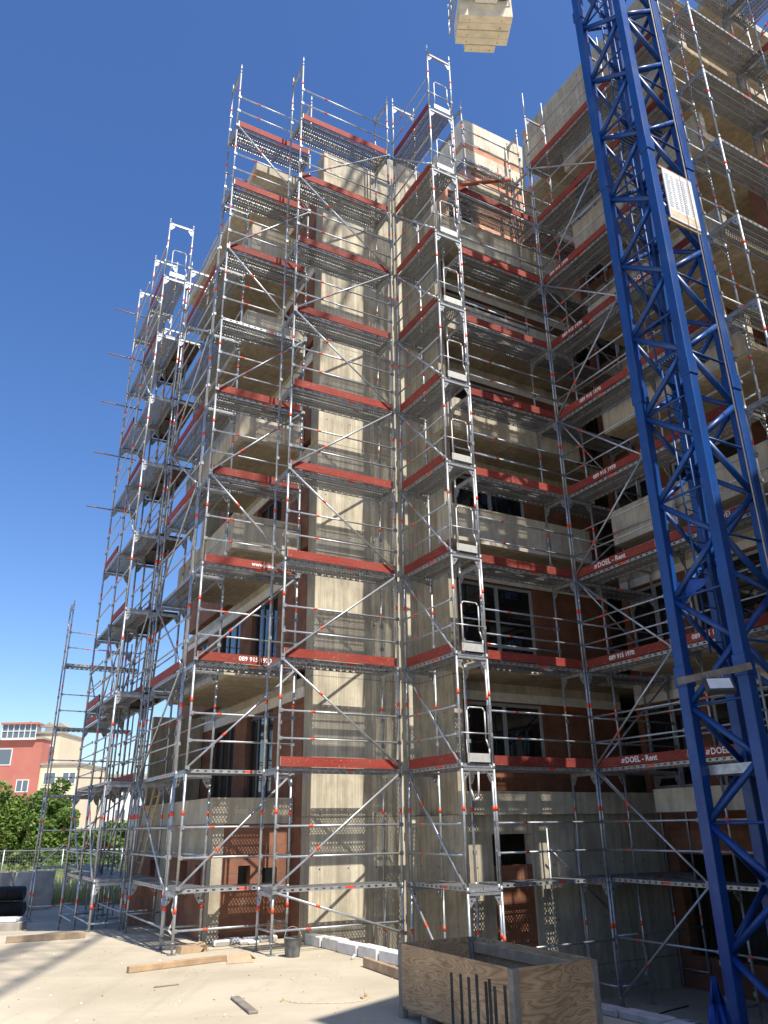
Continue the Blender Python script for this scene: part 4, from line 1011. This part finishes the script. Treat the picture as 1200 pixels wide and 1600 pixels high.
MB().box(0, 5.6, 0, 2.0, 15.9, 16.2, 'wfar').box(-.2, 5.8, -.3, 2.4, 18.3, 18.6, 'rfar').build('deck', t)
b = MB()
for i in range(7): b.box(i * .92, i * .92 + .1, -.02, .08, 16.2, 18.3, 'white_paint')
b.box(.1, 5.5, -.021, .07, 17.2, 17.3, 'white_paint'); b.build('frame', t)
MB().box(.05, 5.55, .09, .14, 16.2, 18.3, 'glass_far').build('pane', t)
# neighbouring block outside the picture, behind the camera to the right, that shades the foreground
nb = thing('neighbour_block', 'plain grey neighbouring block across the yard, out of the picture', 'building', -.05, -15.2, 0, R_(23.9))
MB().box(0, 24, -10, 0, -.4, 16.5, 'cement').build('wall', nb)

# ------------------------------------------------------------------ camera, light, sky
cam = bpy.data.cameras.new('camera'); co = bpy.data.objects.new('camera', cam); COL.objects.link(co)
p, r = R_(22.159), R_(-.8209)
fw = Vector((0, math.cos(p), math.sin(p))); up = Vector((0, -math.sin(p), math.cos(p))); rt = Vector((1, 0, 0))
Rv = rt * math.cos(r) + up * math.sin(r); Uv = up * math.cos(r) - rt * math.sin(r)
mw = Matrix((( Rv.x, Uv.x, -fw.x, 0), (Rv.y, Uv.y, -fw.y, 0), (Rv.z, Uv.z, -fw.z, 2.064), (0, 0, 0, 1)))
co.matrix_world = mw
cam.sensor_fit = 'VERTICAL'; cam.sensor_height = 24; cam.sensor_width = 18; cam.lens = 1207.6 / 1600 * 24; cam.clip_end = 3000; cam.clip_start = .05
SC.camera = co
sd = Vector((.12, -1.0, 1.55)); sdir = Vector((sd.x*CU - sd.y*SU, sd.x*SU + sd.y*CU, sd.z)).normalized()
sun = bpy.data.lights.new('sun', 'SUN'); so = bpy.data.objects.new('sun', sun); COL.objects.link(so)
sun.energy = 5.0; sun.angle = R_(.45); sun.color = (1, .94, .84)
so.rotation_euler = sdir.to_track_quat('Z', 'Y').to_euler(); so.location = (0, 0, 40)
wd = bpy.data.worlds.new('World'); SC.world = wd; wd.use_nodes = True; nt = wd.node_tree
bg = nt.nodes['Background']; sky = nt.nodes.new('ShaderNodeTexSky'); sky.sky_type = 'NISHITA'; sky.sun_disc = False
sky.sun_elevation = math.asin(sdir.z); sky.sun_rotation = math.atan2(sdir.x, sdir.y); sky.air_density = 1.0; sky.dust_density = 1.0; sky.ozone_density = 3.0; sky.altitude = 200
hs = nt.nodes.new('ShaderNodeHueSaturation'); hs.inputs['Saturation'].default_value = 1.22; hs.inputs['Value'].default_value = 1.34; hs.inputs['Hue'].default_value = .509
nt.links.new(sky.outputs[0], hs.inputs['Color']); nt.links.new(hs.outputs[0], bg.inputs[0]); bg.inputs[1].default_value = .098
SC.view_settings.view_transform = 'Standard'; SC.view_settings.look = 'None'; SC.view_settings.exposure = .6; SC.view_settings.gamma = 1
SC.render.engine = 'CYCLES'
SC.cycles.max_bounces = 6; SC.cycles.diffuse_bounces = 3; SC.cycles.glossy_bounces = 3; SC.cycles.transparent_max_bounces = 24; SC.cycles.transmission_bounces = 2
SC.cycles.use_denoising = True
